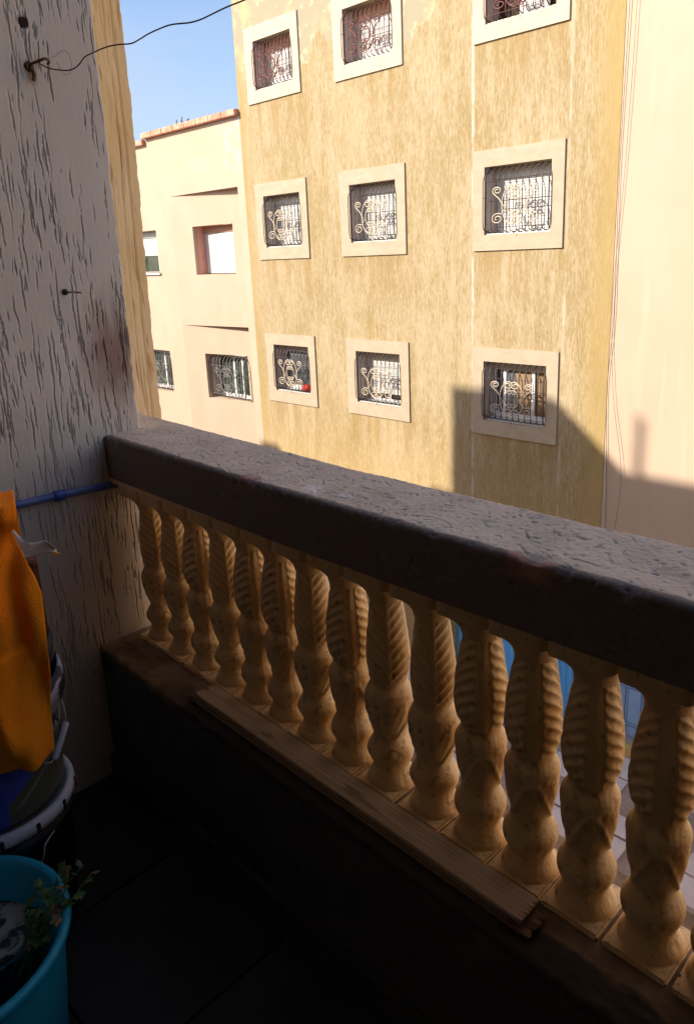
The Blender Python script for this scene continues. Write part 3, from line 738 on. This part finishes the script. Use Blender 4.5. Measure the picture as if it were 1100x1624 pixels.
# rebuild the wire along sight lines so that it hangs in front of the opening
wl = [((62, 100), -1.84), ((78, 108), -1.83), ((95, 111), -1.82), ((112, 111), -1.80), ((125, 103), -1.78), ((134, 91), -1.76), ((145, 85), -1.74), ((165, 76), -1.70), ((185, 71), -1.66), ((208, 69), -1.62), ((222, 62), -1.59), ((235, 54), -1.56), ((252, 46), -1.53), ((272, 39), -1.49), ((300, 36), -1.44), ((318, 31), -1.40), ((335, 23), -1.36), ((360, 11), -1.31), ((390, -1), -1.26), ((425, -17), -1.20), ((480, -45), -1.10)]
pts = []
for (px, py), xx in wl:
    d = _r*(px-550)/1187.1 - _u*(py-733)/1187.1 + _f
    pts.append(Vector(d*xx/d[0]))
pts += [Vector((-.8, 1.2, .86)), Vector((-.5, 1.07, 1.1)), Vector((-.35, 1.03, 1.26))]
bm = bmesh.new(); tube(bm, [Vector((-1.832, .884, .460))]+smooth_pts(pts, 4), .0016, 6)
wr = obj('clothesline_wire', bm_mesh(bm, smooth=True), M['rust'], label='thin twisted wire strung from the rusty hook across the sky', category='wire')
bm = bmesh.new()
c0 = pts[1]; tube(bm, smooth_pts([(-1.836, .887, .462), (-1.835, .915, .470), (-1.83, .935, .485), (-1.83, .950, .480), (-1.832, .955, .455), (-1.835, .945, .436), (-1.836, .93, .440), (-1.834, .92, .46)], 5), .0009, 5)
obj('loop', bm_mesh(bm, smooth=True), M['steel'], wr)

# blue pipe along the grey wall
pp = thing('water_pipe', 'blue plastic pipe with a coupling running along the grey wall under the rail', 'pipe')
def pipe_pt(y): return (-1.855, y, -.568-.072*(y-.62)+.004*math.sin(y*9))
bm = bmesh.new(); tube(bm, [pipe_pt(y) for y in np.linspace(-1.2, 1.03, 40)], .0105, 14); obj('tube', bm_mesh(bm, smooth=True), M['pipe'], pp)
bm = bmesh.new(); tube(bm, [pipe_pt(y) for y in (.762, .764, .79, .792)], .014, 14, radii=[.013, .0145, .0145, .013]); obj('coupling', bm_mesh(bm, smooth=True), M['coupling'], pp)
at_base(pp, (-1.855, 0, -.57))

# ------------------------------------------------------------------ balustrade
bal = thing('balustrade', 'balcony balustrade of carved ochre balusters under a thick grey cement handrail', 'balustrade')
RX0, RX1 = -2.285, 1.59
def rail_section():
    pts = []
    yi, yo, zb, zt = .905, 1.105, -.568, -.450
    r = .010
    for z in np.arange(zb, zt-r, .0035): pts.append((yi, z, -1, 0))
    for a in np.linspace(0, math.pi/2, 6): pts.append((yi+r-r*math.cos(a), zt-r+r*math.sin(a), -math.cos(a), math.sin(a)))
    for y in np.arange(yi+r+.003, yo-r, .0026): pts.append((y, zt, 0, 1))
    for a in np.linspace(0, math.pi/2, 5): pts.append((yo-r+r*math.sin(a), zt-r+r*math.cos(a), math.sin(a), math.cos(a)))
    for z in np.arange(zt-r-.006, zb, -.012): pts.append((yo, z, 1, 0))
    for y in np.linspace(yo, yi, 10)[0:-1]: pts.append((y, zb, 0, -1))
    pts.append((yi, zb, -.7, -.7))
    return np.array(pts)
sec = rail_section()
xs = np.concatenate([np.arange(RX0, -.10, .0021), np.arange(-.1, RX1, .02)])
T = np.concatenate([[0], np.cumsum(np.hypot(np.diff(sec[:, 0]), np.diff(sec[:, 1])))])
XX, TT = np.meshgrid(xs, T, indexing='ij')
H = .0005*interp_noise(XX, TT, (.09, .06), 61, 2) + .00030*interp_noise(XX, TT, (.007, .007), 62, 2)
rg = np.random.default_rng(9)
topmask = (TT > .118) & (TT < .33)
for g_ in range(820):
    x0 = rg.uniform(RX0, -.1); y0 = rg.uniform(.915, 1.1); t0 = .118+(y0-.905)
    ln = min(rg.exponential(.014)+.003, .08); a = rg.normal(-.75, .9); wd = rg.uniform(.0009, .0015); dp = rg.uniform(.0010, .0036)
    i0, i1 = np.searchsorted(xs, [x0-ln, x0+ln]); 
    if i1-i0 < 2: continue
    dx = xs[i0:i1][:, None]-x0; dy = TT[i0:i1]-t0
    ca, sa = math.cos(a), math.sin(a); u = dx*ca+dy*sa; v = -dx*sa+dy*ca + 9*(u**2)*rg.normal(0, .5)
    m_ = np.clip(1-np.abs(u)/(ln/2), 0, 1)**.5
    H[i0:i1] += topmask[i0:i1]*m_*(-dp*np.exp(-(v/wd)**2) + .10*dp*np.exp(-((v-2*wd)/wd)**2))
# broken inner arris
arris = np.exp(-((TT-.116)/.012)**2)
H += -arris*np.clip(interp_noise(XX, XX*0, (.022, 1), 71, 4)*.0032, -.0010, .009)
H += -np.exp(-((TT-.118)/.022)**2)*np.exp(-((XX+.545)/.022)**2)*.012
H += -.0022*np.clip(interp_noise(XX, TT, (.013, .010), 66, 2)-1.25, 0, 1)
flare = np.clip((-1.1-XX)/.9, 0, 1.3); wy = (sec[None, :, 0]-.905)/.2
flare = flare*(.028*(1-wy)+.052*wy)
nx = np.stack([XX, flare+sec[None, :, 0]+H*sec[None, :, 2], sec[None, :, 1]+H*sec[None, :, 3]], -1)
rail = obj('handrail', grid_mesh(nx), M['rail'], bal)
def LZ(x): return -1.045 - .037*(x+1.87)                     # the ledge falls slightly to the right
NB = 18
bxs = [-1.788, -1.677, -1.567, -1.458, -1.349, -1.245, -1.137, -1.028, -.918, -.802, -.692, -.584, -.475, -.361, -.249, -.137, -.025, .087]
prof_h = np.array([0, .030, .034, .038, .046, .056, .070, .095, .139, .177, .205, .225, .245, .264, .279, .287, .293, .300, .308, .330, .350, .365, .385, .405, .4165, .424, .435, .4465, .460, .4725, .484, .493, .502, .511, .520, .528, .536])
prof_r = np.array([.050, .050, .0475, .0455, .039, .0335, .0318, .0333, .0395, .0440, .0462, .0470, .0462, .0428, .0375, .0358, .0385, .0440, .0470, .0485, .0478, .0455, .0412, .0362, .0344, .0352, .0420, .0480, .0488, .0458, .0405, .0374, .0392, .0440, .0490, .0515, .052])
def baluster_mesh(seed=0):
    nz, na = 190, 96
    h = np.linspace(.038, .533, nz); r = np.interp(h, prof_h, prof_r)
    kk = np.ones(5)/5; r = np.convolve(np.pad(r, 2, mode='edge'), kk, 'valid')
    th = np.linspace(0, 2*np.pi, na, endpoint=False)
    Hh_, Th = np.meshgrid(h, th, indexing='ij'); R = np.repeat(r[:, None], na, 1)
    # leaf faces at 0 and 180 deg, plain mould seams at 90 and 270
    d = np.minimum(np.abs((Th+np.pi) % (2*np.pi)-np.pi), np.abs((Th) % (2*np.pi)-np.pi))     # angle from leaf centre
    wv = R*d
    body = np.clip((Hh_-.058)/.012, 0, 1)*np.clip((.277-Hh_)/.012, 0, 1)
    leaf = np.clip((1.20-d)/.05, 0, 1)*np.clip((wv-.0035)/.0015, 0, 1)
    ph = (Hh_ + 1.15*wv - .35*wv**2/.05)/.0235
    tri = np.abs((ph % 1)-.5)*2
    tri = np.sin(tri*np.pi/2)**1.2
    disp = body*(leaf*(-.0050*tri + .0016) + .0012*(wv < .0035) - .0034*np.clip((d-1.22)/.05, 0, 1))
    # acanthus arcs on the vase below the collar
    u = (Hh_-.318)/.098; inb = np.clip(u/.1, 0, 1)*np.clip((1-u)/.08, 0, 1)
    dc = 1.45*np.sqrt(np.clip(1-u, 0, 1))
    disp += inb*(.0036*np.exp(-((d-dc)/.13)**2) - .0012*(d < dc-.1) + .0014*np.exp(-((d-dc*.55)/.10)**2))
    # seam ridge over the full height
    disp += .0010*np.exp(-((d-np.pi/2)/.05)**2)
    P1 = interp_noise(np.cos(Th)*3+10, Hh_*40+20+np.sin(Th), (1, 1), 91, 3)
    R = R+disp+.0006*P1
    rgb_ = np.random.default_rng(100+seed)
    for _ in range(46):          # chips and casting pits, thickest on the collars and the foot
        h0 = rgb_.choice([rgb_.uniform(.05, .52), .325, .33, .45, .515])+rgb_.normal(0, .004); t0_ = rgb_.uniform(0, 2*np.pi); sz = rgb_.uniform(.0015, .006)
        dt = np.abs((Th-t0_+np.pi) % (2*np.pi)-np.pi)*R
        R = R-sz*.42*np.exp(-((dt/sz)**2+((Hh_-h0)/(sz*rgb_.uniform(.5, 1.3)))**2)**1.5)
    # the cross-section is slightly squarish
    R = R*(1+.018*np.cos(4*Th))
    P = np.stack([R*np.cos(Th), R*np.sin(Th), -Hh_], -1)
    return grid_mesh(P, closed=True)
bmes = [baluster_mesh(k) for k in range(4)]
for b_ in bmes: b_.materials.append(M['baluster'])
def block_mesh(x0, x1, y0, y1, z0, z1, bev):
    bm = bmesh.new(); box(bm, x0, x1, y0, y1, z0, z1, bev); me = bm_mesh(bm); me.materials.append(M['baluster']); return me
cap_me = None
def cap_mesh():
    """square abacus whose underside sweeps in to the round neck."""
    na = 40; prof = [(1.0, 0), (1.0, -.041), (1, -.045), (.86, -.050), (.72, -.057), (.62, -.066), (.6, -.076), (.6, -.092)]
    P = []
    for k, (f, z) in enumerate(prof):
        row = []
        for i in range(na):
            a = 2*math.pi*i/na; c, s = math.cos(a), math.sin(a)
            sq = 1/max(abs(c)/.0548, abs(s)/.066); rd = .0345
            q = [0, 0, .04, .26, .52, .74, .90, 1.0][k]
            r_ = sq*(1-q) + rd*q
            row.append((r_*c, r_*s, z))
        P.append(row)
    return grid_mesh(np.array(P), closed=True, smooth=False)
cap_me = cap_mesh(); cap_me.materials.append(M['baluster'])
leafy = {1, 2, 4, 7, 9, 10, 16}
for i, bx in enumerate(bxs):
    H0 = -.572; zl = LZ(bx); sc_z = (H0-zl-.004)/.533
    o = bpy.data.objects.new('baluster', bmes[i % 4]); C.objects.link(o); o.parent = bal
    o.location = (bx, 1.0, H0); o.scale = (1, 1, sc_z)
    bearing = math.atan2(-1.0, -bx)                      # towards the middle of the balcony
    o.rotation_euler = (0, 0, (bearing if (i+1) in leafy else bearing+math.pi/2+.10) + random.uniform(-.08, .08))
    cp = bpy.data.objects.new('capital', cap_me); C.objects.link(cp); cp.parent = o
    cp.location = (0, 0, .004); cp.rotation_euler = (0, 0, -o.rotation_euler.z); cp.scale = (1, 1, 1/sc_z)
    pl = block_mesh(-.0535, .0535, -.062, .062, -.008, .005, .004)
    q = bpy.data.objects.new('plinth', pl); C.objects.link(q); q.parent = o
    q.location = (0, 0, (zl-H0)/sc_z+.002); q.rotation_euler = (random.uniform(-.02, .02), random.uniform(-.02, .02)+.03, -o.rotation_euler.z+random.uniform(-.03, .03)); q.scale = (1, 1, 1/sc_z)
# bed strip between rail and capitals
bm = bmesh.new(); box(bm, -1.865, .16, .925, 1.085, -.579, -.5685); obj('bedding_strip', bm_mesh(bm), M['baluster'], bal)
# end pier to the right of the balusters
obj('end_pier', box_mesh(.16, RX1, .91, 1.09, -1.3, -.5685), M['rail'], bal)
# ledge and low wall
xs = np.concatenate([np.arange(-1.885, -.1, .008), np.linspace(-.1, RX1, 30)])
secl = [(.832, -.42, 0), (.832, -.30, 0), (.832, -.20, 0), (.832, -.10, 0), (.832, -.05, 0), (.832, -.02, 0)] + [(.832+.008*(1-math.cos(a)), -.008+.008*math.sin(a), 1) for a in np.linspace(0, math.pi/2, 4)] + [(y, 0, 1) for y in np.linspace(.845, 1.1, 60)] + [(1.108, -.01, 1), (1.108, -.45, 0)]
secl = np.array(secl); XX, K_ = np.meshgrid(xs, np.arange(len(secl)), indexing='ij')
Yl = secl[K_, 0]; Zl = secl[K_, 1]
nz_ = interp_noise(XX, Yl+Zl, (.04, .03), 81, 4)
Zl2 = LZ(XX) + Zl + .0016*nz_*(secl[K_, 2] > 0) 
Yl2 = Yl + np.where(K_ < 10, .0022*interp_noise(XX, Zl, (.03, .02), 82, 4) - .004*np.clip(interp_noise(XX, XX*0, (.05, 1), 83, 4)-.4, 0, 2)*(K_ > 3), 0)
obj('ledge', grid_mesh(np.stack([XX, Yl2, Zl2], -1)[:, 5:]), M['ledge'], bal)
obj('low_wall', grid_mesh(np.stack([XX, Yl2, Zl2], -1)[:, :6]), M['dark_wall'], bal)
obj('skirting', box_mesh(-1.868, 1.59, .812, .828, -1.458, -1.39, .003), M['skirting'], bal)
at_base(bal, (-.4, 1.0, -1.45))

# ------------------------------------------------------------------ boards lying on the ledge
def board(name, label, x0, x1, y0, y1, zoff, th, m, ang=0, grooves=6):
    n = 60; xsb = np.linspace(x0, x1, n)
    ypro = np.linspace(0, 1, 6*grooves+1)
    rows = []
    rg = np.random.default_rng(int(zoff*1e5))
    for k, x in enumerate(xsb):
        j0 = 0 if 0 < k < n-1 else rg.uniform(-.004, .004)
        zt = LZ(x)+zoff+th
        row = [(x+j0, y0, zt-th), (x+j0, y0-.0005, zt-th*.5), (x+j0, y0, zt-.0008)]
        for v in ypro:
            gv = -.0006*math.exp(-(((v*grooves) % 1-.5)/.09)**2)
            row.append((x+j0+(.0012*math.sin(v*23) if k in (0, n-1) else 0), y0+.0008+(y1-y0-.0016)*v, zt+gv))
        row += [(x+j0, y1, zt-.0008), (x+j0, y1, zt-th)]
        rows.append(row)
    me = grid_mesh(np.array(rows), smooth=False)
    bm = bmesh.new(); bm.from_mesh(me)
    es = [e for e in bm.edges if e.is_boundary]
    bmesh.ops.holes_fill(bm, edges=es, sides=0)
    bmesh.ops.recalc_face_normals(bm, faces=bm.faces)
    bm.to_mesh(me); bm.free()
    o = obj(name, me, m, label=label, category='board'); return o
board('wooden_board', 'pale weathered wooden board lying on top along the baluster feet', -1.452, -.515, .868, .925, .0152, .009, M['wood'])
board('wooden_board', 'thin dark board underneath the pale board on the ledge', -1.462, -.53, .863, .918, .0095, .0052, M['wood_dark'], grooves=2)
board('wooden_board', 'lowest brown board of the stack lying on the ledge', -1.47, -.50, .860, .916, .0035, .0055, M['wood_dark'], grooves=2)

# ------------------------------------------------------------------ pails, tub, cloth
CX, CY = -1.54, .405
lp = thing('paint_pail', 'black paint pail standing on the floor under the white lid', 'pail')
FLZ = -1.45
obj('body', grid_mesh(lathe([(0, FLZ+.003), (.128, FLZ), (.131, FLZ+.01), (.150, -1.16), (.157, -1.158), (.157, -1.135), (.150, -1.133), (.151, -1.115)], 64, CX, CY), closed=True), M['pail_black'], lp)
lid = [(.146, -1.094), (.150, -1.090), (.158, -1.090), (.1625, -1.094), (.164, -1.104), (.1625, -1.116), (.160, -1.1165), (.158, -1.106)]
lidm = obj('lid', grid_mesh(lathe([(0, -1.100), (.145, -1.100)]+lid, 96, CX, CY), closed=True), M['lid_white'], lp)
for k in range(14):          # dark slots between the snap tabs
    a = 2*math.pi*(k+.35)/14
    bm = bmesh.new(); box(bm, .1560, .1655, -.0045, .0045, -1.1172, -1.0955, .001)
    me = bm_mesh(bm); me.transform(Matrix.Translation((CX, CY, 0)) @ Matrix.Rotation(a, 4, 'Z')); obj('slot', me, M['ink'], lidm)
bm = bmesh.new()
tube(bm, smooth_pts([(CX+.145, CY+.06, -1.145), (CX+.165, CY+.03, -1.15), (CX+.172, CY+.02, -1.17), (CX+.17, CY-.02, -1.23), (CX+.16, CY-.06, -1.29)], 5), .0018, 6)
obj('bail', bm_mesh(bm, smooth=True), M['wire'], lp)
at_base(lp, (CX, CY, FLZ))
up = thing('paint_pail', 'blue printed paint pail smeared with white paint, stacked under the orange cloth', 'pail')
obj('body', grid_mesh(lathe([(0, -1.088), (.138, -1.088), (.143, -1.084), (.146, -1.06), (.163, -.865)], 72, CX, CY), closed=True), M['pail_blue'], up)
obj('rim', grid_mesh(lathe([(.163, -.888), (.168, -.887), (.169, -.868), (.176, -.866), (.1765, -.835), (.171, -.815), (.166, -.815), (.160, -.835), (.158, -.86)], 72, CX, CY), closed=True), M['pail_top'], up)
# bail with plastic grip hanging at the front
bm = bmesh.new()
bl = [(-1.466, .545, -.885), (-1.452, .548, -.915), (-1.438, .540, -.949), (-1.418, .519, -.964), (-1.400, .495, -.979), (-1.392, .478, -.985), (-1.381, .448, -.955), (-1.376, .41, -.928), (-1.378, .37, -.919), (-1.388, .33, -.912), (-1.41, .29, -.905), (-1.45, .262, -.895)]
tube(bm, smooth_pts(bl, 5), .0017, 6); bail = obj('bail', bm_mesh(bm, smooth=True), M['wire'], up)
bm = bmesh.new(); ga, gb = Vector((-1.438, .542, -.944)), Vector((-1.396, .490, -.987))
tube(bm, [ga, ga.lerp(gb, .03), ga.lerp(gb, .97), gb], .0070, 14, radii=[.006, .0070, .0070, .006]); obj('grip', bm_mesh(bm, smooth=True), M['grip'], bail)
P = lathe([(0, .004), (.011, .004), (.013, .001), (.013, -.002)], 20); me = grid_mesh(P, closed=True)
na_ = Vector((.118, .095, 0)).normalized()
me.transform(Matrix.Translation(Vector((CX, CY, 0))+na_*.1545+Vector((0, 0, -.985))) @ na_.to_track_quat('Z', 'Y').to_matrix().to_4x4()); obj('ear', me, M['emblem'], up)
# printed letters and marks wrapped round the pail
def pail_r(z): return .146+(z+1.06)/.195*.017
def wrap_text(body, size, ang0, zc, m, tilt=0, parent=up):
    cu = bpy.data.curves.new('t', 'FONT'); cu.body = body; cu.size = size; cu.align_x = 'CENTER'; cu.offset = size*.02
    to = bpy.data.objects.new('t', cu); C.objects.link(to); dg = bpy.context.evaluated_depsgraph_get()
    me = bpy.data.meshes.new_from_object(to.evaluated_get(dg)); bpy.data.objects.remove(to); bpy.data.curves.remove(cu)
    bm = bmesh.new(); bm.from_mesh(me); bmesh.ops.subdivide_edges(bm, edges=bm.edges, cuts=2); bm.to_mesh(me); bm.free()
    ct, stt = math.cos(tilt), math.sin(tilt)
    for v in me.vertices:
        x, y = v.co.x*ct-v.co.y*stt, v.co.x*stt+v.co.y*ct
        z = zc+y; r_ = pail_r(z)+.0009; a = ang0+x/r_
        v.co = (CX+r_*math.cos(a), CY+r_*math.sin(a), z)
    return obj('printed_letters', me, m, parent)
wrap_text('ON', .040, .70, -.932, M['ink'])
for zc in (-1.040, -1.064):
    bm = bmesh.new()
    for k in range(20):
        a0, a1 = 2*math.pi*k/20, 2*math.pi*(k+1)/20
        vs = []
        for rr_, aa in ((.0095, a0), (.0095, a1), (.0045, a1), (.0045, a0)):
            z = zc+rr_*math.sin(aa)*.9; r_ = pail_r(z)+.0009; a = -.60+rr_*math.cos(aa)*1.3/r_; vs.append(bm.verts.new((CX+r_*math.cos(a), CY+r_*math.sin(a), z)))
        bm.faces.new(vs)
    obj('printed_mark', bm_mesh(bm), M['emblem'], up)
at_base(up, (CX, CY, -1.088))
np_ = thing('paint_pail', 'black nested pail with a white smeared rim, inside the top of the blue pail', 'pail')
obj('body', grid_mesh(lathe([(0, -.95), (.14, -.95), (.156, -.775)], 64, CX, CY), closed=True), M['pail_black'], np_)
obj('rim', grid_mesh(lathe([(.156, -.79), (.165, -.788), (.167, -.76), (.163, -.745), (.157, -.745), (.153, -.76), (.150, -.80)], 64, CX, CY), closed=True), M['pail_top'], np_)
at_base(np_, (CX, CY, -.95))
hv = np.array([-.9404, .3401, 0]); sv = np.array([.3401, .9404, 0]); C0 = np.array([CX, CY, 0])
def hs(u, off, z): return tuple(C0 + sv*u - hv*off + np.array([0, 0, z]))
# carton the cloth hangs over, brown printed box and crumpled paper behind it
ct = thing('carton', 'cardboard carton in the pail underneath the orange cloth', 'carton')
bm = bmesh.new(); vs = [bm.verts.new(hs(u, f, z)) for u in (-.20, .085) for f in (-.08, .085) for z in (-.90, -.462)]
for f in [(0, 1, 3, 2), (4, 6, 7, 5), (0, 4, 5, 1), (2, 3, 7, 6), (0, 2, 6, 4), (1, 5, 7, 3)]: bm.faces.new([vs[i] for i in f])
bmesh.ops.bevel(bm, geom=list(bm.edges), offset=.003, segments=1, affect='EDGES')
me = bm_mesh(bm); obj('carton_wall', me, M['card'], ct); at_base(ct, hs(-.05, 0, -.90))
pb = thing('printed_box', 'small dark brown striped box beside the orange cloth', 'box')
bm = bmesh.new(); vs = [bm.verts.new(hs(u, f, z)) for u in (.087, .160) for f in (-.05, .015) for z in (-.76, -.585)]
for f in [(0, 1, 3, 2), (4, 6, 7, 5), (0, 4, 5, 1), (2, 3, 7, 6), (0, 2, 6, 4), (1, 5, 7, 3)]: bm.faces.new([vs[i] for i in f])
obj('box_wall', bm_mesh(bm), M['brown_print'], pb); at_base(pb, hs(.12, 0, -.76))
U = np.array([.08, .10, .12, .135, .15, .165, .18, .192, .200]); topz = np.array([-.48, -.49, -.497, -.520, -.534, -.541, -.538, -.552, -.566]); botz = np.array([-.58, -.58, -.578, -.578, -.577, -.575, -.574, -.573, -.574])
Pp = []
for v in np.linspace(0, 1, 7):
    Pp.append([hs(u, .012+.012*math.sin(v*3+u*50)+.004*math.sin(u*140+v*4), a*(1-v)+b*v) for u, a, b in zip(U, topz, botz)])
me = grid_mesh(np.array(Pp), smooth=False); bm = bmesh.new(); bm.from_mesh(me); bmesh.ops.solidify(bm, geom=bm.faces, thickness=.0008); bm.to_mesh(me); bm.free()
pa = obj('crumpled_paper', me, M['paper'], label='torn crumpled white paper sticking out beside the orange cloth', category='paper')
bm = bmesh.new(); vs = [bm.verts.new(hs(u, .03, z)) for u, z in ((.190, -.561), (.206, -.570), (.191, -.574))]; vs2 = [bm.verts.new(hs(u, .027, z)) for u, z in ((.190, -.561), (.206, -.570), (.191, -.574))]
bm.faces.new(vs); bm.faces.new(vs2[::-1])
for i in range(3): bm.faces.new((vs[i], vs2[i], vs2[(i+1) % 3], vs[(i+1) % 3]))
obj('yellow_corner', bm_mesh(bm), M['yellow_tip'], pa)
# orange cloth
zR = [-.435, -.461, -.484, -.511, -.532, -.567, -.602, -.689, -.771, -.826, -.953]
uR = [.138, .134, .124, .131, .139, .150, .157, .152, .148, .142, .130]
nu, nv = 90, 130
rows = []
for j in range(nv):
    v = j/(nv-1); row = []
    for i in range(nu):
        q = i/(nu-1)                 # 0 left .. 1 right edge
        if v < .16:                  # over the back and top of the carton
            t = v/.16; z = -.56+.13*min(t*1.6, 1); off = -.10+.19*max(0, (t-.35)/.65); zz = z
            ur = .138
        else:
            t = (v-.16)/.84; zend = -.930-.006*math.sin((1-q)*2.2); zz = -.432+(zend+.432)*t
            ur = float(np.interp(-zz, [-z for z in zR], uR))
            off = .09+.030*math.sin(min(t*2.2, 1)*math.pi/2)
        ul = -.28; u = ul+(ur-ul)*q
        bulge = 0
        if v >= .16:
            tt = (v-.16)/.84
            bulge = .052*(1-min(abs(u)/.20, 1)**2)*min(tt*3, 1)
            fold = .019*math.sin(u*44+1.6*math.sin(zz*6)+zz*11)*min(tt*2.2, 1) + .005*math.sin(u*120-zz*17+math.sin(zz*30)) + .010*math.sin(u*26+zz*21)*(.4+tt)
            edge = 1-.55*max(0, (q-.86)/.14)
            off += bulge + 1.5*fold*edge
            rr2 = math.sqrt(max(.190**2-u*u, 0)); off = max(off, (rr2+.6*fold*edge)*min(1, max(0, (tt-.30)/.25)))
            # gathered tuck near the top right corner
            off += -.020*math.exp(-((zz+.50)/.03)**2-((q-1)/.10)**2) + .014*math.exp(-((zz+.455)/.02)**2)*math.exp(-((q-.95)/.2)**2)
        else:
            zz += .006*math.sin(u*40)
        row.append(hs(u, off, zz))
    rows.append(row)
me = grid_mesh(np.array(rows)); cl = obj('orange_cloth', me, M['cloth'], label='bright orange fleece cloth draped over the stacked paint pails', category='cloth')
md = cl.modifiers.new('thickness', 'SOLIDIFY'); md.thickness = .0035; md.offset = 0

# turquoise tub with crusted lid and weed
TX, TY = -1.245, .210
tub = thing('plastic_tub', 'turquoise plastic tub on the floor at the lower left', 'tub')
obj('body', grid_mesh(lathe([(0, FLZ+.003), (.150, FLZ), (.155, FLZ+.008), (.186, -1.150), (.186, -1.140), (.196, -1.138), (.2005, -1.131), (.199, -1.122), (.192, -1.119), (.184, -1.123), (.181, -1.135), (.178, -1.16), (.150, FLZ+.02), (0, FLZ+.016)], 96, TX, TY), closed=True), M['teal'], tub)
at_base(tub, (TX, TY, FLZ))
dl = thing('pail_lid', 'round lid crusted with dried white paint lying inside the turquoise tub', 'lid')
me = grid_mesh(lathe([(0, 0), (.085, 0), (.092, .003), (.096, .010), (.1005, .010), (.103, .004), (.103, -.012), (.099, -.018), (0, -.018)], 72), closed=True)
me.transform(Matrix.Translation((-1.345, .318-.025, -1.215)) @ Matrix.Rotation(.10, 4, 'X') @ Matrix.Rotation(.16, 4, 'Y')); obj('disc', me, M['disc'], dl)
at_base(dl, (-1.345, .29, -1.23))
fill = thing('paint_pail', 'small dark pail standing in the turquoise tub under the crusted lid', 'pail')
obj('body', grid_mesh(lathe([(0, FLZ+.02), (.078, FLZ+.02), (.088, -1.262)], 40, -1.33, .285), closed=True), M['pail_black'], fill); at_base(fill, (-1.33, .285, FLZ+.02))
wd_ = thing('weed', 'small leafy green weed growing over the rim of the turquoise tub', 'plant')
rg = random.Random(4)
def leaf_mesh(sz, m):
    pts = []; n = 14
    for k in range(n):
        a = 2*math.pi*k/n; r_ = sz*(.72+.30*math.cos(5*a+.4)+.06*rg.random()); pts.append((r_*math.cos(a)*1.15+sz*.8, r_*math.sin(a)))
    bm = bmesh.new(); c = bm.verts.new((sz*.8, 0, .10*sz)); vs = [bm.verts.new((x, y, -.25*sz*((abs(y)/sz)**1.3)+.15*sz*math.sin(x*90))) for x, y in pts]
    for k in range(n): bm.faces.new((c, vs[k], vs[(k+1) % n]))
    me = bm_mesh(bm); me.materials.append(m); return me
LM = [leaf_mesh(s, M['leaf']) for s in (.008, .010, .0125)]; LD = leaf_mesh(.011, M['leaf_dry'])
base = Vector((-1.165, .305, -1.20))
bm = bmesh.new(); tips = []
for k in range(13):
    e = Vector((-1.185+rg.uniform(-.04, .035), .375+rg.uniform(-.045, .04), -1.105+rg.uniform(-.045, .04)))
    if k < 3: e = Vector((-1.205+.03*k, .415+rg.uniform(-.01, .02), -1.075+rg.uniform(-.01, .015)))
    mid = base.lerp(e, .5)+Vector((rg.uniform(-.02, .02), rg.uniform(-.02, .02), .02))
    pts_ = smooth_pts([base+Vector((rg.uniform(-.02, .02), rg.uniform(-.03, .03), 0)), mid, e], 4); tube(bm, pts_, .0011, 5)
    tips.append((pts_, k))
obj('stems', bm_mesh(bm, smooth=True), M['leaf'], wd_)
for pts_, k in tips:
    for q in (3, 4, 5, 6, 7, 8):
        p = pts_[q]; me = LD if (k == 0 or rg.random() < .08) else rg.choice(LM)
        o = bpy.data.objects.new('leaf', me); C.objects.link(o); o.parent = wd_; o.location = p
        o.rotation_euler = (rg.uniform(-.5, .5), rg.uniform(-.7, .3), rg.uniform(0, 6.28)); s = rg.uniform(.7, 1.2); o.scale = (s, s, s)
at_base(wd_, tuple(base))
